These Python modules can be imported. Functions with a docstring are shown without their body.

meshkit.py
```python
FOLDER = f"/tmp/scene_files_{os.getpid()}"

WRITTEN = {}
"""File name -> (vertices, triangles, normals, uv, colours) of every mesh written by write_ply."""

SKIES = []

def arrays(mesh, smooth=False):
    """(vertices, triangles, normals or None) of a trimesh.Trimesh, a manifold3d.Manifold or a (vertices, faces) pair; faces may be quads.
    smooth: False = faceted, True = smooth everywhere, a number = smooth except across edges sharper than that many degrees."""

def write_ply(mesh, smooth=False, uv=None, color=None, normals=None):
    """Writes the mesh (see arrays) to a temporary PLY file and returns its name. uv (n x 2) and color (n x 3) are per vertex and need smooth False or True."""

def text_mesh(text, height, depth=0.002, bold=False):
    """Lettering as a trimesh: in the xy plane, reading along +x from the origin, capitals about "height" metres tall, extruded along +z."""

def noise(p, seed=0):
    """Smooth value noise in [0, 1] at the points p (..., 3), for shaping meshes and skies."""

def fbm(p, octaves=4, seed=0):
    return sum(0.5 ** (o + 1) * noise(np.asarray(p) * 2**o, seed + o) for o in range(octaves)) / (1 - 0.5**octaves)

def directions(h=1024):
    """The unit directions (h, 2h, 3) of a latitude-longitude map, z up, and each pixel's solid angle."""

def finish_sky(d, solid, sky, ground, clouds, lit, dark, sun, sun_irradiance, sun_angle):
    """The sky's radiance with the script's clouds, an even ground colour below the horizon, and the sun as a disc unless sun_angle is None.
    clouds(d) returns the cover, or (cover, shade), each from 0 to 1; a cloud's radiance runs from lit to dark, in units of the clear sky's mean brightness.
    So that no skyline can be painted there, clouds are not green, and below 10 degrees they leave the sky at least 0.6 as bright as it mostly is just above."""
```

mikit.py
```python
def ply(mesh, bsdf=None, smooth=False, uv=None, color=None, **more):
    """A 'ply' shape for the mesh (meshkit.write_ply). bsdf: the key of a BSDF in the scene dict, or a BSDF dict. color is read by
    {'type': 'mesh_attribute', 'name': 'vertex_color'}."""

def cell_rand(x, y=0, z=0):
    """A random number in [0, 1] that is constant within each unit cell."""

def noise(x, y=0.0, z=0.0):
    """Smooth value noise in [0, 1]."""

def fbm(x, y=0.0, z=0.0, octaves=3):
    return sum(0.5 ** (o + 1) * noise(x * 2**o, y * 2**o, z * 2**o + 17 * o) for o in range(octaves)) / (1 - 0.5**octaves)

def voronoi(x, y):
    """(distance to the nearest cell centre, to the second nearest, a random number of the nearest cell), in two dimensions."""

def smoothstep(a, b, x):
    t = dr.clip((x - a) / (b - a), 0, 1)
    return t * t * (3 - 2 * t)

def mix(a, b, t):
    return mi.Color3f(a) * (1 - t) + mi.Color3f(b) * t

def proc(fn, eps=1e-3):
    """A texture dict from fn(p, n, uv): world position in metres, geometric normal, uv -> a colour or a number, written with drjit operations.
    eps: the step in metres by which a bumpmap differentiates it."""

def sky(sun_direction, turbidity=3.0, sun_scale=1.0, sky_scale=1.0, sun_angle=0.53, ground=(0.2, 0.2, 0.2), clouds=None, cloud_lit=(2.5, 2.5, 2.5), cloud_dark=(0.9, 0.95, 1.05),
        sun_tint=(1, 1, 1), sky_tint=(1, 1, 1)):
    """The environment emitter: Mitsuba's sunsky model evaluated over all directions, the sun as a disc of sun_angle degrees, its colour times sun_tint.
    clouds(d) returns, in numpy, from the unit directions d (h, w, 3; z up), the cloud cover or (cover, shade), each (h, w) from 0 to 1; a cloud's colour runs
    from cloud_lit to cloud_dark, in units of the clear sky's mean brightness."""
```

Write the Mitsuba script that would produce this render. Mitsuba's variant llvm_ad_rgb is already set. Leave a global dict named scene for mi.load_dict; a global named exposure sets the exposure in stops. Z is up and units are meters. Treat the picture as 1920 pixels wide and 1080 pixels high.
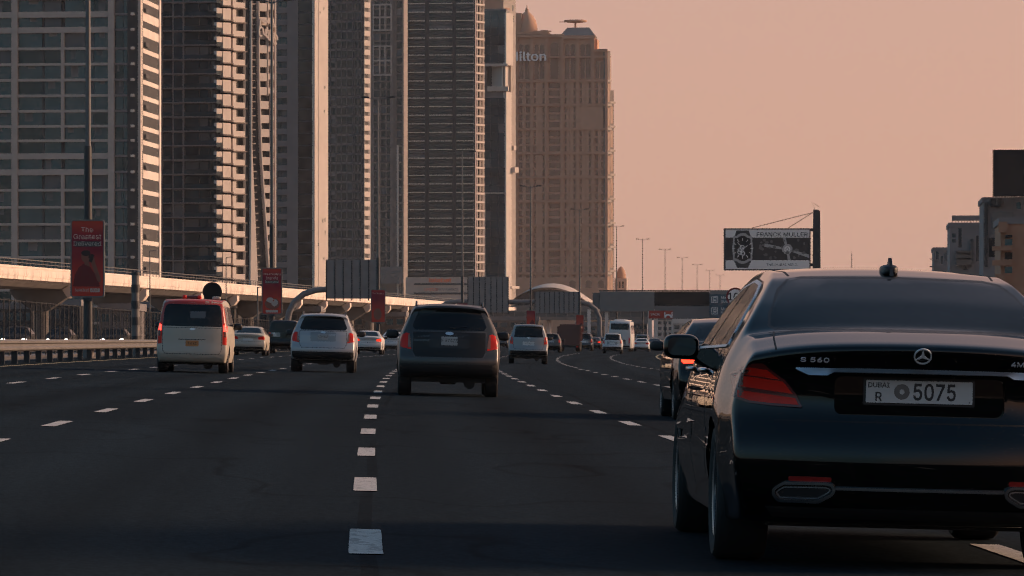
import math, random
import numpy as np, trimesh, manifold3d as m3, shapely
from shapely.geometry import Polygon, Point
from shapely import affinity
import mitsuba as mi, drjit as dr
import mikit, meshkit
from mikit import proc, noise, fbm, smoothstep, mix
random.seed(7); rng = np.random.default_rng(7)
T = mi.ScalarTransform4f
scene, labels = {}, {}

# ---------------------------------------------------------------- camera, sky, exposure
F, VX, VY, CAM_Z = 8300.0, 649.0, 630.0, 1.1      # telephoto: pixels per radian of the 1920 wide picture; the road's direction at the camera
scene['camera'] = {'type': 'perspective', 'fov': math.degrees(2 * math.atan(960 / F)), 'fov_axis': 'x', 'near_clip': 1.0, 'far_clip': 20000.0,
                   'principal_point_offset_x': (960 - VX) / 1920, 'principal_point_offset_y': (540 - VY) / 1080,
                   'to_world': T().look_at([0, 0, CAM_Z], [0, 10, CAM_Z], [0, 0, 1]), 'medium': {'type': 'ref', 'id': 'air'}}
SUN_AZ, SUN_EL = math.radians(77), math.radians(17)     # azimuth from straight ahead towards the right
SUN = np.array([math.sin(SUN_AZ) * math.cos(SUN_EL), math.cos(SUN_AZ) * math.cos(SUN_EL), math.sin(SUN_EL)])


def dust(d):                                             # desert dust: thick at the horizon and on the sun's side, thin overhead
    el = np.degrees(np.arcsin(np.clip(d[..., 2], 0, 1)))
    flat = np.array([SUN[0], SUN[1], 0]) / np.hypot(SUN[0], SUN[1])
    side = (d[..., :2] @ flat[:2]) / np.maximum(np.hypot(d[..., 0], d[..., 1]), 1e-6)
    near = np.clip(0.5 + 0.5 * side, 0, 1)
    n = meshkit.fbm(d * np.array([2.2, 2.2, 9.0]), 3, 4)
    cover = np.exp(-(el / (13.0 + 14.0 * np.clip((near - .4) / .3, 0, 1))) ** 1.8) * (0.55 + 0.42 * near)
    return np.clip(cover + 0.07 * (n - .5), 0, 1), 1 - np.clip((near - .36) / .26, 0, 1)


scene['sky'] = mikit.sky(SUN.tolist(), turbidity=4, sun_scale=0.79, sky_scale=1.02, sun_angle=18.0, ground=(.12, .10, .09), clouds=dust,
                         cloud_lit=(2.47, 1.21, .83), cloud_dark=(.26, .42, .57), sun_tint=(1.05, .92, 1.16), sky_tint=(.72, .93, 1.00))
exposure = 2.2

# ---------------------------------------------------------------- small helpers


def unique(key):
    if key not in scene and key not in labels and not any(k.startswith(key + '__') for k in USED):
        USED.add(key); return key
    n = COUNT.get(key, 0)
    while True:
        n += 1
        k = f'{key}_{n:03d}'
        if k not in USED:
            COUNT[key] = n; USED.add(k); return k


USED, COUNT, KEYS = set(), {}, set()


def name_of(key):
    if key not in KEYS:
        KEYS.add(key); return key
    n = COUNT.get(key, 0) + 1
    while f'{key}_{n:03d}' in KEYS:
        n += 1
    COUNT[key] = n; k = f'{key}_{n:03d}'; KEYS.add(k)
    return k


def thing(name, label, cat, group=None, kind=None):
    key = name_of(name)
    labels[key] = {'label': label, 'category': cat}
    if group: labels[key]['group'] = group
    if kind: labels[key]['kind'] = kind
    return key


def put(parent, name, mesh, mat, smooth=False, tw=None, **more):
    key = name_of(parent + '__' + name if parent else name)
    d = mesh if isinstance(mesh, dict) else mikit.ply(mesh, None, smooth, **more)
    d = dict(d)
    d['bsdf'] = {'type': 'ref', 'id': mat}
    if tw is not None: d['to_world'] = tw
    scene[key] = d
    return key


def holder(parent, name):
    return name_of(parent + '__' + name)


def structure(name, mesh, mat, smooth=False, label=None):
    key = put(None, name, mesh, mat, smooth)
    labels[key] = {'kind': 'structure', **({'label': label} if label else {})}
    return key


BOXF = np.array([[0, 2, 1], [1, 2, 3], [4, 5, 6], [5, 7, 6], [0, 1, 4], [1, 5, 4], [2, 6, 3], [3, 6, 7], [0, 4, 2], [2, 4, 6], [1, 3, 5], [3, 7, 5]])


class Mesh:                                               # gathers boxes, tubes and meshes into one mesh
    def __init__(s): s.v, s.f, s.n = [], [], 0

    def raw(s, v, f):
        s.v.append(np.asarray(v, float)); s.f.append(np.asarray(f, int) + s.n); s.n += len(v); return s

    def add(s, m): return s.raw(m.vertices, m.faces)

    def box(s, x0, x1, y0, y1, z0, z1, fr=None):
        v = np.array([[x, y, z] for x in (x0, x1) for y in (y0, y1) for z in (z0, z1)], float)
        return s.raw(fr(v) if fr else v, BOXF)

    def tube(s, pts, r, n=10):
        p = np.asarray(pts, float); r = np.broadcast_to(np.asarray(r, float), (len(p),))
        t = np.gradient(p, axis=0); t /= np.linalg.norm(t, axis=1, keepdims=True) + 1e-12
        ref = np.array([0, 0, 1.0]) if np.abs(t[:, 2]).mean() < .8 else np.array([0, 1.0, 0])
        a = np.cross(t, ref); a /= np.linalg.norm(a, axis=1, keepdims=True) + 1e-12
        b = np.cross(t, a); an = np.arange(n) * 2 * np.pi / n
        v = (p[:, None] + r[:, None, None] * (np.cos(an)[None, :, None] * a[:, None] + np.sin(an)[None, :, None] * b[:, None])).reshape(-1, 3)
        f = []
        for i in range(len(p) - 1):
            for j in range(n):
                k = (j + 1) % n
                f += [[i * n + j, (i + 1) * n + j, i * n + k], [i * n + k, (i + 1) * n + j, (i + 1) * n + k]]
        c0, c1 = len(v), len(v) + 1
        v = np.vstack([v, p[:1], p[-1:]]); e = (len(p) - 1) * n
        f += [[c0, j, (j + 1) % n] for j in range(n)] + [[c1, e + (j + 1) % n, e + j] for j in range(n)]
        return s.raw(v, f)

    def poly(s, poly, depth, fr=None):                    # extruded polygon (x, z in its plane), from y = 0 to y = -depth (towards the camera)
        for g in getattr(poly, 'geoms', [poly]):
            m = trimesh.creation.extrude_polygon(g, depth, engine='earcut')
            v = np.stack([m.vertices[:, 0], -m.vertices[:, 2], m.vertices[:, 1]], 1)
            s.raw(fr(v) if fr else v, m.faces)
        return s

    def text(s, txt, height, x, z, fr=None, depth=.01, bold=False, center=True, y=0.0, stretch=1.0):
        m = meshkit.text_mesh(txt, height, depth, bold); v = np.array(m.vertices); v[:, 0] *= stretch
        if center: v[:, 0] -= (v[:, 0].max() + v[:, 0].min()) / 2
        v = np.stack([v[:, 0] + x, y - v[:, 2], v[:, 1] + z], 1)
        return s.raw(fr(v) if fr else v, m.faces)

    def mesh(s):
        return trimesh.Trimesh(np.vstack(s.v), np.vstack(s.f), process=False)


def frame(ox, oy, oz, yaw=0.0):                           # local (x right, y away, z up), turned clockwise by yaw (to the right, seen from above)
    c, sn = math.cos(yaw), math.sin(yaw)
    return lambda v: np.stack([ox + c * v[:, 0] + sn * v[:, 1], oy - sn * v[:, 0] + c * v[:, 1], oz + v[:, 2]], 1)


def rounded(x0, x1, z0, z1, r, n=4):
    return shapely.box(x0 + r, z0 + r, x1 - r, z1 - r).buffer(r, quad_segs=n)


def at(px, py, Y):                                        # the point at distance Y that the photograph shows at pixel (px, py)
    return (px - VX) / F * Y, Y, CAM_Z + (VY - py) / F * Y


# the road's centre line (offset to the right), its slow fall and its cross fall (banked to the right)
ST = np.concatenate([np.arange(-60, 900, 10.0), np.arange(900, 2600, 50.0), [3500, 5000, 9000]])


def _c(y):
    y = np.asarray(y, float); a = np.clip(y, -60, 180); b = np.clip(y - 180, 0, 370); e = np.maximum(y - 550, 0)
    return .5 * 1.5e-4 * a * a + .027 * b + .5 * 2.4e-4 * b * b + .115 * e


CS = _c(ST); DS = .001 * np.clip(ST - 110, 0, 500)
cen = lambda y: np.interp(y, ST, CS)
dip = lambda y: np.interp(y, ST, DS)
fall = lambda t: -.025 * np.clip(t, -13, 16)
gz = lambda x, y: fall(np.asarray(x) - cen(y)) - dip(y)
heading = lambda y: math.atan((cen(y + 5) - cen(y - 5)) / 10)


def on_road(t, y, up=0.0):
    return np.array([t + float(cen(y)), y, float(fall(t) - dip(y)) + up])


def strip(t0, t1, y0, y1, up, nt=1):                      # a sheet that follows the road between two offsets
    ys = np.unique(np.concatenate([[y0, y1], ST[(ST > y0) & (ST < y1)]]))
    ts = np.linspace(t0, t1, nt + 1)
    v = np.array([on_road(t, y, up) for y in ys for t in ts]); k = len(ts)
    f = [[i * k + j, i * k + j + 1, (i + 1) * k + j + 1, (i + 1) * k + j] for i in range(len(ys) - 1) for j in range(k - 1)]
    f = np.array(f)
    return trimesh.Trimesh(v, np.vstack([f[:, [0, 1, 2]], f[:, [0, 2, 3]]]), process=False)


# ---------------------------------------------------------------- materials
def mat(key, color, rough=.6, **more):
    c = color if isinstance(color, dict) else {'type': 'rgb', 'value': list(color)}
    scene[key] = {'type': 'twosided', 'bsdf': {'type': 'principled', 'base_color': c, 'roughness': rough, **more}}


def mottle(c, amount=.25, size=1.0, streak=1.0):
    return proc(lambda p, n, uv: mi.Color3f(c) * (1 - amount + 2 * amount * fbm(p.x / size, p.y / size, p.z / size / streak)))


def asphalt(p, n, uv):
    g = noise(p.x * 90, p.y * 90) * .5 + .5 * noise(p.x * 37, p.y * 30)
    big = fbm(p.x * .35, p.y * .05)
    lane = p.x - .00012 * p.y * p.y                     # polished wheel tracks, an oil stripe down each lane, patches and hairline joints
    u = lane / 3.51 + 10.0 - .017; u = u - dr.floor(u)
    track = dr.exp(-dr.square((u - .27) / .085)) + dr.exp(-dr.square((u - .73) / .085))
    oil = dr.exp(-dr.square((u - .5) / .07)) * (.5 + .5 * fbm(p.x * .8, p.y * .11))
    joint = dr.select(dr.abs(u - .5 + .02 * noise(p.y * .2, 3.0)) > .488, .30, 0.0) * smoothstep(.35, .6, noise(p.y * .05, 8.0 + dr.floor(lane / 3.51)))
    patch = smoothstep(.66, .69, noise(lane * .28, p.y * .03)) * .16
    crack = smoothstep(.030, .0, dr.abs(fbm(p.x * .6, p.y * .22) - .5)) * smoothstep(.5, .7, noise(p.x * .11, p.y * .02)) * .35
    tone = (.30 + 1.0 * g) * (.76 + .48 * big) * (1 + .20 * track - .26 * oil - joint - patch - crack)
    return mi.Color3f(.0118, .0196, .0250) * tone


def worn_paint(p, n, uv):
    g = fbm(p.x * 22, p.y * 9) ; w = smoothstep(.54, .76, g) * (.35 + .9 * noise(p.x * .7, p.y * .13))
    return mix(mi.Color3f(.38, .365, .345) * (.85 + .3 * noise(p.x * 60, p.y * 40)), mi.Color3f(.12, .12, .12), w * .6)


mat('asphalt', proc(asphalt), .9, specular=.06)
mat('road_paint', proc(worn_paint), .8, specular=.2)
mat('yellow_paint', mottle((.30, .25, .15), .3, .3), .8)
mat('sand', mottle((.13, .105, .085), .3, 8.0), .95)
mat('verge_paving', mottle((.20, .18, .16), .25, 2.0), .9)
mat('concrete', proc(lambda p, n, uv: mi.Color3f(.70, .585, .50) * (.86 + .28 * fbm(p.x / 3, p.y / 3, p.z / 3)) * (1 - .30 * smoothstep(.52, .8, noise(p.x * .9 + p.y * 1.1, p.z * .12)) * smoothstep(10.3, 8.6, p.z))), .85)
mat('fence_black', (.012, .012, .013), .7)
mat('plate_grey', (.30, .30, .29), .5)
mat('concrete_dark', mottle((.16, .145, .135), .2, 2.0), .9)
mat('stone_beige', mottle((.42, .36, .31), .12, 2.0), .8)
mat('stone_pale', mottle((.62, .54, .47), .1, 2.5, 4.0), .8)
mat('stone_brown', mottle((.47, .275, .18), .10, 6.0), .85)
mat('low_wall', mottle((.13, .105, .09), .2, 3.0), .85)
mat('printed_grey', (.36, .35, .34), .6)
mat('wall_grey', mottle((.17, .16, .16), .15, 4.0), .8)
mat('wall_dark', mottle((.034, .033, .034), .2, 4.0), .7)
mat('wall_orange', mottle((.30, .17, .11), .15, 2.0), .85)
mat('galvanised', mottle((.15, .14, .13), .2, .6), .5, metallic=.3)
mat('steel_dark', (.035, .037, .04), .5, specular=.4)
mat('steel_grey', mottle((.13, .125, .12), .15, 1.0), .55)
mat('sign_back', mottle((.22, .205, .195), .15, .8), .6)
mat('sign_grey', mottle((.16, .16, .155), .1, 1.0), .6)
mat('sign_black', (.014, .015, .017), .6, specular=.2)
mat('sign_blue', (.035, .075, .10), .5)
mat('sign_white', (.74, .71, .67), .6)
mat('sign_red', (.36, .035, .02), .5)
mat('poster_red', proc(lambda p, n, uv: mix((.46, .040, .016), (.22, .006, .018), smoothstep(3.0, 4.6, p.z) * smoothstep(5.4, 4.6, p.z) + .25 * noise(p.x * 3, p.z * 3))), .35)
mat('poster_dark_red', (.13, .008, .010), .4)
mat('poster_text', (.62, .42, .36), .5)
mat('poster_skin', (.20, .075, .05), .5)
mat('poster_hair', (.025, .012, .012), .5)
mat('poster_pale', (.42, .36, .32), .5)
mat('letter_white', (.8, .78, .74), .5)
mat('letter_orange', (.75, .16, .05), .5)
mat('letter_black', (.03, .03, .03), .6)
mat('letter_grey', (.10, .10, .11), .6)
mat('tower_glass', proc(lambda p, n, uv: mi.Color3f(.006, .028, .042) * (.5 + noise(p.x * .31 + p.y * .2, p.z * .28))), .07, specular=.85)
mat('tower_glass_deep', (.006, .014, .019), .05, specular=.6)
mat('tower_glass_pale', (.030, .050, .060), .12, specular=.8)
mat('blind_cloth', (.16, .155, .15), .8)
mat('tower_glass_warm', proc(lambda p, n, uv: mi.Color3f(.034, .030, .029) * (.5 + noise(p.x * .35 + p.y * .2, p.z * .33))), .12, specular=.45)
mat('stone_taupe', mottle((.20, .165, .145), .12, 6.0), .85)
mat('mullion_dark', (.085, .08, .08), .6)
mat('hotel_glass', (.29, .17, .115), .4, specular=.3)
mat('curtain_glass', (.085, .09, .094), .35, specular=.5)
mat('frame_dark', (.05, .05, .052), .5)
mat('rubber', (.012, .012, .013), .75)
mat('under_black', (.010, .010, .011), .7)
mat('plastic_black', (.014, .014, .015), .45)
mat('car_glass', (.005, .006, .007), .06, specular=.35)
mat('rim_metal', (.35, .35, .36), .3, metallic=.9)
mat('chrome', (.80, .80, .81), .25, metallic=1.0)
mat('chrome_satin', (.70, .70, .71), .38, metallic=1.0)
mat('lamp_red', (.62, .018, .008), .2, clearcoat=.4, specular=.25)
mat('lamp_dark_red', (.10, .005, .004), .12, clearcoat=1.0)
mat('lamp_clear', (.22, .08, .05), .15, clearcoat=1.0)
mat('plate_white', (.50, .50, .485), .45)
mat('plate_orange', (.42, .17, .05), .5)
mat('badge_metal', (.80, .80, .80), .55, metallic=.55)
mat('mirror_glass', (.05, .055, .06), .03, metallic=.6)
mat('reflector_red', (.22, .006, .004), .25, clearcoat=.5)


def paint(key, color, rough=.32, metallic=.0):
    mat(key, color, rough, metallic=metallic, clearcoat=1.0, clearcoat_gloss=.96, specular=.5)


scene['paint_black'] = {'type': 'twosided', 'bsdf': {'type': 'plastic', 'diffuse_reflectance': {'type': 'rgb', 'value': [.0025, .0032, .0035]}, 'int_ior': 1.5, 'nonlinear': True}}
paint('paint_charcoal', (.036, .036, .035), .35, .3)
paint('paint_silver', (.33, .335, .34), .36, .35)
paint('paint_silver_dark', (.21, .22, .225), .36, .35)
paint('paint_white', (.46, .46, .45), .4)
paint('paint_cream', (.36, .325, .265), .4)
paint('paint_taxi_red', (.36, .022, .010), .35)
paint('paint_rust_red', (.075, .015, .009), .6)
paint('paint_navy', (.02, .024, .030), .3)
mat('car_glass_tint', (.009, .010, .011), .04, specular=.2)
mat('gate_dark', (.014, .014, .014), .38, specular=.3)
mat('screen_dark', (.01, .01, .011), .25, specular=.12)


def lamp(strength, color):
    return {'type': 'area', 'radiance': {'type': 'rgb', 'value': [strength * c for c in color]}}
# ---------------------------------------------------------------- ground, road, markings
def ground_mesh():
    ts = np.array([-4000, -1200, -300, -120, -36, -13, 16, 40, 120, 300, 1200, 4000.])
    v = np.array([[t + cen(y), y, fall(t) - dip(y)] for y in ST for t in ts]); k = len(ts)
    f = np.array([[i * k + j, i * k + j + 1, (i + 1) * k + j + 1, (i + 1) * k + j] for i in range(len(ST) - 1) for j in range(k - 1)])
    return trimesh.Trimesh(v, np.vstack([f[:, [0, 1, 2]], f[:, [0, 2, 3]]]), process=False)


LANE = 3.51
structure('ground', ground_mesh(), 'sand')
structure('road', strip(-12.6, 15.4, -55, 1700, .012), 'asphalt')
structure('opposite_road', strip(-34.5, -15.2, 20, 1700, .012), 'asphalt')
structure('road_verge', strip(17.0, 30.0, -20, 1500, .10), 'verge_paving')
LINES = [-2 * LANE + .02, -LANE + .03, .06, 1 * LANE + .03, 2 * LANE + .02, 3 * LANE + .02]
for t in LINES:                                          # broken lane lines: 2.9 m marks every 9 m
    m = Mesh()
    for k in range(-3, 42):
        y = 22.05 + 9 * k + rng.uniform(-.12, .12)
        w = .085 + rng.uniform(-.006, .006)
        ye = y + 2.9 + rng.uniform(-.12, .1)
        if k < 12:                                       # near marks have ragged, tyre worn edges
            ys = np.linspace(y, ye, 30); jl = rng.normal(0, .0012, 30); jr = rng.normal(0, .0012, 30)
            jl[[0, -1]] += .004; jr[[0, -1]] -= .004
            v = [on_road(t - w + a, yy + (rng.uniform(-.012, .012) if i in (0, 29) else 0), .018) if sd else on_road(t + w + b_, yy + (rng.uniform(-.012, .012) if i in (0, 29) else 0), .018) for i, (yy, a, b_) in enumerate(zip(ys, jl, jr)) for sd in (1, 0)]
            m.raw(v, [q for i in range(29) for q in ([2 * i, 2 * i + 1, 2 * i + 3], [2 * i, 2 * i + 3, 2 * i + 2])])
        else:
            m.add(strip(t - w, t + w, y, ye, .018))
    structure('lane_marking', m.mesh(), 'road_paint')
structure('edge_line', strip(-3 * LANE - .10, -3 * LANE + .06, -50, 1500, .018), 'yellow_paint')
structure('edge_line', strip(4 * LANE - .05, 4 * LANE + .10, -50, 1500, .018), 'yellow_paint')


def kerb(t0, t1, y0, y1, h):
    ys = np.arange(y0, y1 + 1, 10.0); v, f = [], []
    for y in ys:
        for t, z in ((t0, -.05), (t0, h), (t1, h), (t1, -.05)):
            v.append(on_road(t, y, z))
    for i in range(len(ys) - 1):
        for j in range(3):
            a = i * 4 + j; f += [[a, a + 4, a + 1], [a + 1, a + 4, a + 5]]
    return trimesh.Trimesh(np.array(v), np.array(f), process=False)


structure('kerb', kerb(15.5, 16.9, -20, 1400, .16), 'verge_paving')
structure('median_kerb', kerb(-15.1, -13.2, 20, 1400, .12), 'concrete_dark')

# ---------------------------------------------------------------- guard rail along the median
gr = thing('guard_rail', 'galvanised steel guard rail on dark posts along the left edge of the road', 'guard rail')
GT = -11.2


def beam(side):
    prof = [(0, .40), (-.05, .44), (-.05, .50), (0, .54), (0, .60), (-.05, .64), (-.05, .70), (0, .74), (.015, .74), (.015, .40)]
    ys = np.arange(40, 560, 4.0); v, f = [], []
    for y in ys:
        for a, z in prof:
            v.append(on_road(GT + side * (.16 - a), y, z))
    k = len(prof)
    for i in range(len(ys) - 1):
        for j in range(k):
            a, b = i * k + j, i * k + (j + 1) % k
            f += [[a, a + k, b], [b, a + k, b + k]]
    return trimesh.Trimesh(np.array(v), np.array(f), process=False)


put(gr, 'beam', beam(1), 'galvanised', 20)
put(gr, 'beam', beam(-1), 'galvanised', 20)
for y in np.arange(44, 440, 4.0):
    p = on_road(GT, y)
    put(gr, 'post', Mesh().box(-.09, .09, -.06, .06, -.1, .70, frame(*p)).box(-.13, .13, -.08, .08, .42, .70, frame(*p)).mesh(), 'steel_dark')

# ---------------------------------------------------------------- mesh fence in the median
fe = thing('median_fence', 'tall dark wire fence of thin posts standing behind the guard rail', 'fence')
FT = -13.9
for y in np.arange(96, 420, 2.0):
    p = on_road(FT, y)
    put(fe, 'post', Mesh().tube([p + [0, 0, -.1], p + [0, 0, 2.15]], .022, 6).mesh(), 'fence_black', 40)
for h in (.25, 2.1):
    put(fe, 'rail', Mesh().tube([on_road(FT, y, h) for y in np.arange(96, 420, 4.0)], .018, 5).mesh(), 'fence_black', 40)
m = Mesh()
for y in np.arange(96, 419, .20):
    p = on_road(FT, y); m.box(-.0025, .0025, -.0025, .0025, .25, 2.1, frame(*p))
scene_k = put(fe, 'wire', m.mesh(), 'fence_black'); labels[scene_k] = {'kind': 'stuff'}

# ---------------------------------------------------------------- lamp posts and the lit boards on them
POLE_T, POLE_H = -12.9, 22.0
ORD = ['first and nearest', 'second', 'third', 'fourth', 'fifth', 'sixth', 'seventh', 'eighth', 'ninth', 'tenth', 'eleventh', 'twelfth', 'thirteenth']
POLE_Y = [164.8 + 111 * k for k in range(13)]
POLE_PX = [165, 510, 709, 867, 995, 1087, 1156, 1205, 1247, 1279, 1307, 1331, 1350]
for k, y in enumerate(POLE_Y):
    g = on_road(POLE_T, y)
    g[0] = (POLE_PX[k] - VX) / F * y
    t = thing('street_lamp', ['tall dark lamp post on the far left carrying the board with a man in red',
                              'tall double arm lamp post above the board showing food',
                              'tall double arm lamp post in front of the towers, right of the ribbed sign back',
                              'tall double arm lamp post in front of the striped dark tower',
                              'tall double arm lamp post left of the brown hotel front, above the dome',
                              'tall double arm lamp post in front of the right half of the brown hotel',
                              'double arm lamp post at the right edge of the brown hotel',
                              'largest and leftmost double arm lamp post against the open sky', 'second lamp post against the open sky, counted from the hotel',
                              'third lamp post against the open sky, counted from the hotel', 'fourth lamp post against the open sky, counted from the hotel',
                              'fifth lamp post against the open sky, second nearest to the billboard', 'smallest lamp post against the sky, nearest to the billboard'][k],
              'street lamp', 'double arm lamp posts along the median')
    fr = frame(*g, heading(y) if y < 800 else 0.1)
    put(t, 'base', Mesh().tube([g, g + [0, 0, .06], g + [0, 0, .07], g + [0, 0, .5], g + [0, 0, .55]], [.32, .32, .22, .20, .15], 12).mesh(), 'concrete_dark', 40)
    put(t, 'lower_pole', Mesh().tube([g + [0, 0, .5], g + [0, 0, 7.9]], [.17, .145], 12).mesh(), 'steel_dark', 40)
    put(t, 'upper_pole', Mesh().tube([g + [0, 0, 7.85], g + [0, 0, 21.95]], [.105, .065], 10).mesh(), 'steel_grey', 40)
    for s in (-1, 1):
        put(t, 'arm', Mesh().tube([fr(np.array([[0, 0, 21.7]]))[0], fr(np.array([[s * .5, 0, 21.82]]))[0], fr(np.array([[s * 1.0, 0, 21.86]]))[0]], .04, 6).mesh(), 'steel_grey', 40)
        put(t, 'lantern', Mesh().poly(Polygon([(.72 * s, -.17), (1.5 * s, -.13), (1.52 * s, -.05), (1.3 * s, .02), (.8 * s, -.04)]), 0.34, lambda v: fr(v + [0, .17, 22.0])).mesh(), 'steel_dark')


def board(k, size=(1.27, 2.9), cz=4.0, label='', back='poster_red'):
    y = POLE_Y[k]; x = (POLE_PX[k] - VX) / F * y; g = on_road(POLE_T, y)
    w, h = size[0] / 2, size[1] / 2
    t = thing('advertising_board', label, 'advertising board', 'advertising boards hung on the lamp posts')
    ctr = (x, y - .36, cz)
    fr = frame(*ctr, .03)
    rim = rounded(-w, w, -h, h, .12)
    put(t, 'case', Mesh().poly(rim, .24, lambda v: fr(v + [0, .24, 0])).mesh(), 'steel_grey')
    put(t, 'face', Mesh().poly(rim.buffer(-.055), .012, fr).mesh(), back)
    put(t, 'bracket', Mesh().box(-.2, .2, .20, .30, -h * .8, -h * .7, fr).box(-.2, .2, .20, .30, h * .7, h * .8, fr).box(-.16, .16, .02, .2, -h - .14, -h, fr).mesh(), 'steel_dark')
    return t, lambda v: fr(v + [0, -.012, 0]), w, h


bz0 = CAM_Z + (630 - 485) / F * POLE_Y[0]
t, fr, w, h = board(0, cz=bz0, label='large red board on the nearest lamp post showing a man holding a phone')
m = Mesh().text('The', .19, -.01, .98, fr, .006).text('Greatest', .19, 0, .72, fr, .006)
put(t, 'lettering', m.mesh(), 'poster_text')
put(t, 'lettering_box', Mesh().poly(shapely.box(-.46, .44, .46, .64), .004, fr).mesh(), 'frame_dark')
put(t, 'lettering', Mesh().text('Delivered', .17, 0, .47, fr, .009).mesh(), 'poster_pale')
body = Polygon([(-.50, -1.0), (-.44, -.62), (-.30, -.35), (-.10, -.20), (.02, -.22), (.10, -.36), (.26, -.60), (.42, -.95), (.42, -1.02)]).buffer(.03)
put(t, 'printed_figure', Mesh().poly(body, .003, fr).mesh(), 'poster_dark_red')
face = affinity.rotate(affinity.scale(Point(-.07, .06).buffer(1, 12), .155, .22), 12)
put(t, 'printed_face', Mesh().poly(face.union(Polygon([(-.12, -.1), (.06, -.1), (.09, -.3), (-.1, -.24)])), .004, fr).mesh(), 'poster_skin')
put(t, 'printed_hair', Mesh().poly(affinity.scale(Point(-.055, .20).buffer(1, 10), .17, .11).union(Polygon([(.03, .2), (.11, .2), (.10, -.02), (.05, .02)])), .006, fr).mesh(), 'poster_hair')
arm = shapely.LineString([(.44, -.80), (.30, -.42), (.19, -.08)]).buffer(.075).union(Point(.17, -.02).buffer(.10))
put(t, 'printed_arm', Mesh().poly(arm, .007, fr).mesh(), 'poster_skin')
put(t, 'printed_phone', Mesh().poly(affinity.rotate(rounded(.08, .22, -.14, .16, .03), -18), .009, fr).mesh(), 'poster_hair')
put(t, 'lettering', Mesh().text('talabat', .12, -.20, -1.22, fr, .006).mesh(), 'poster_pale')
put(t, 'printed_badge', Mesh().poly(rounded(.10, .46, -1.25, -1.11, .03), .006, fr).mesh(), 'poster_pale')
put(t, 'lettering', Mesh().text('mart', .09, .28, -1.21, fr, .012).mesh(), 'poster_red')

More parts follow.
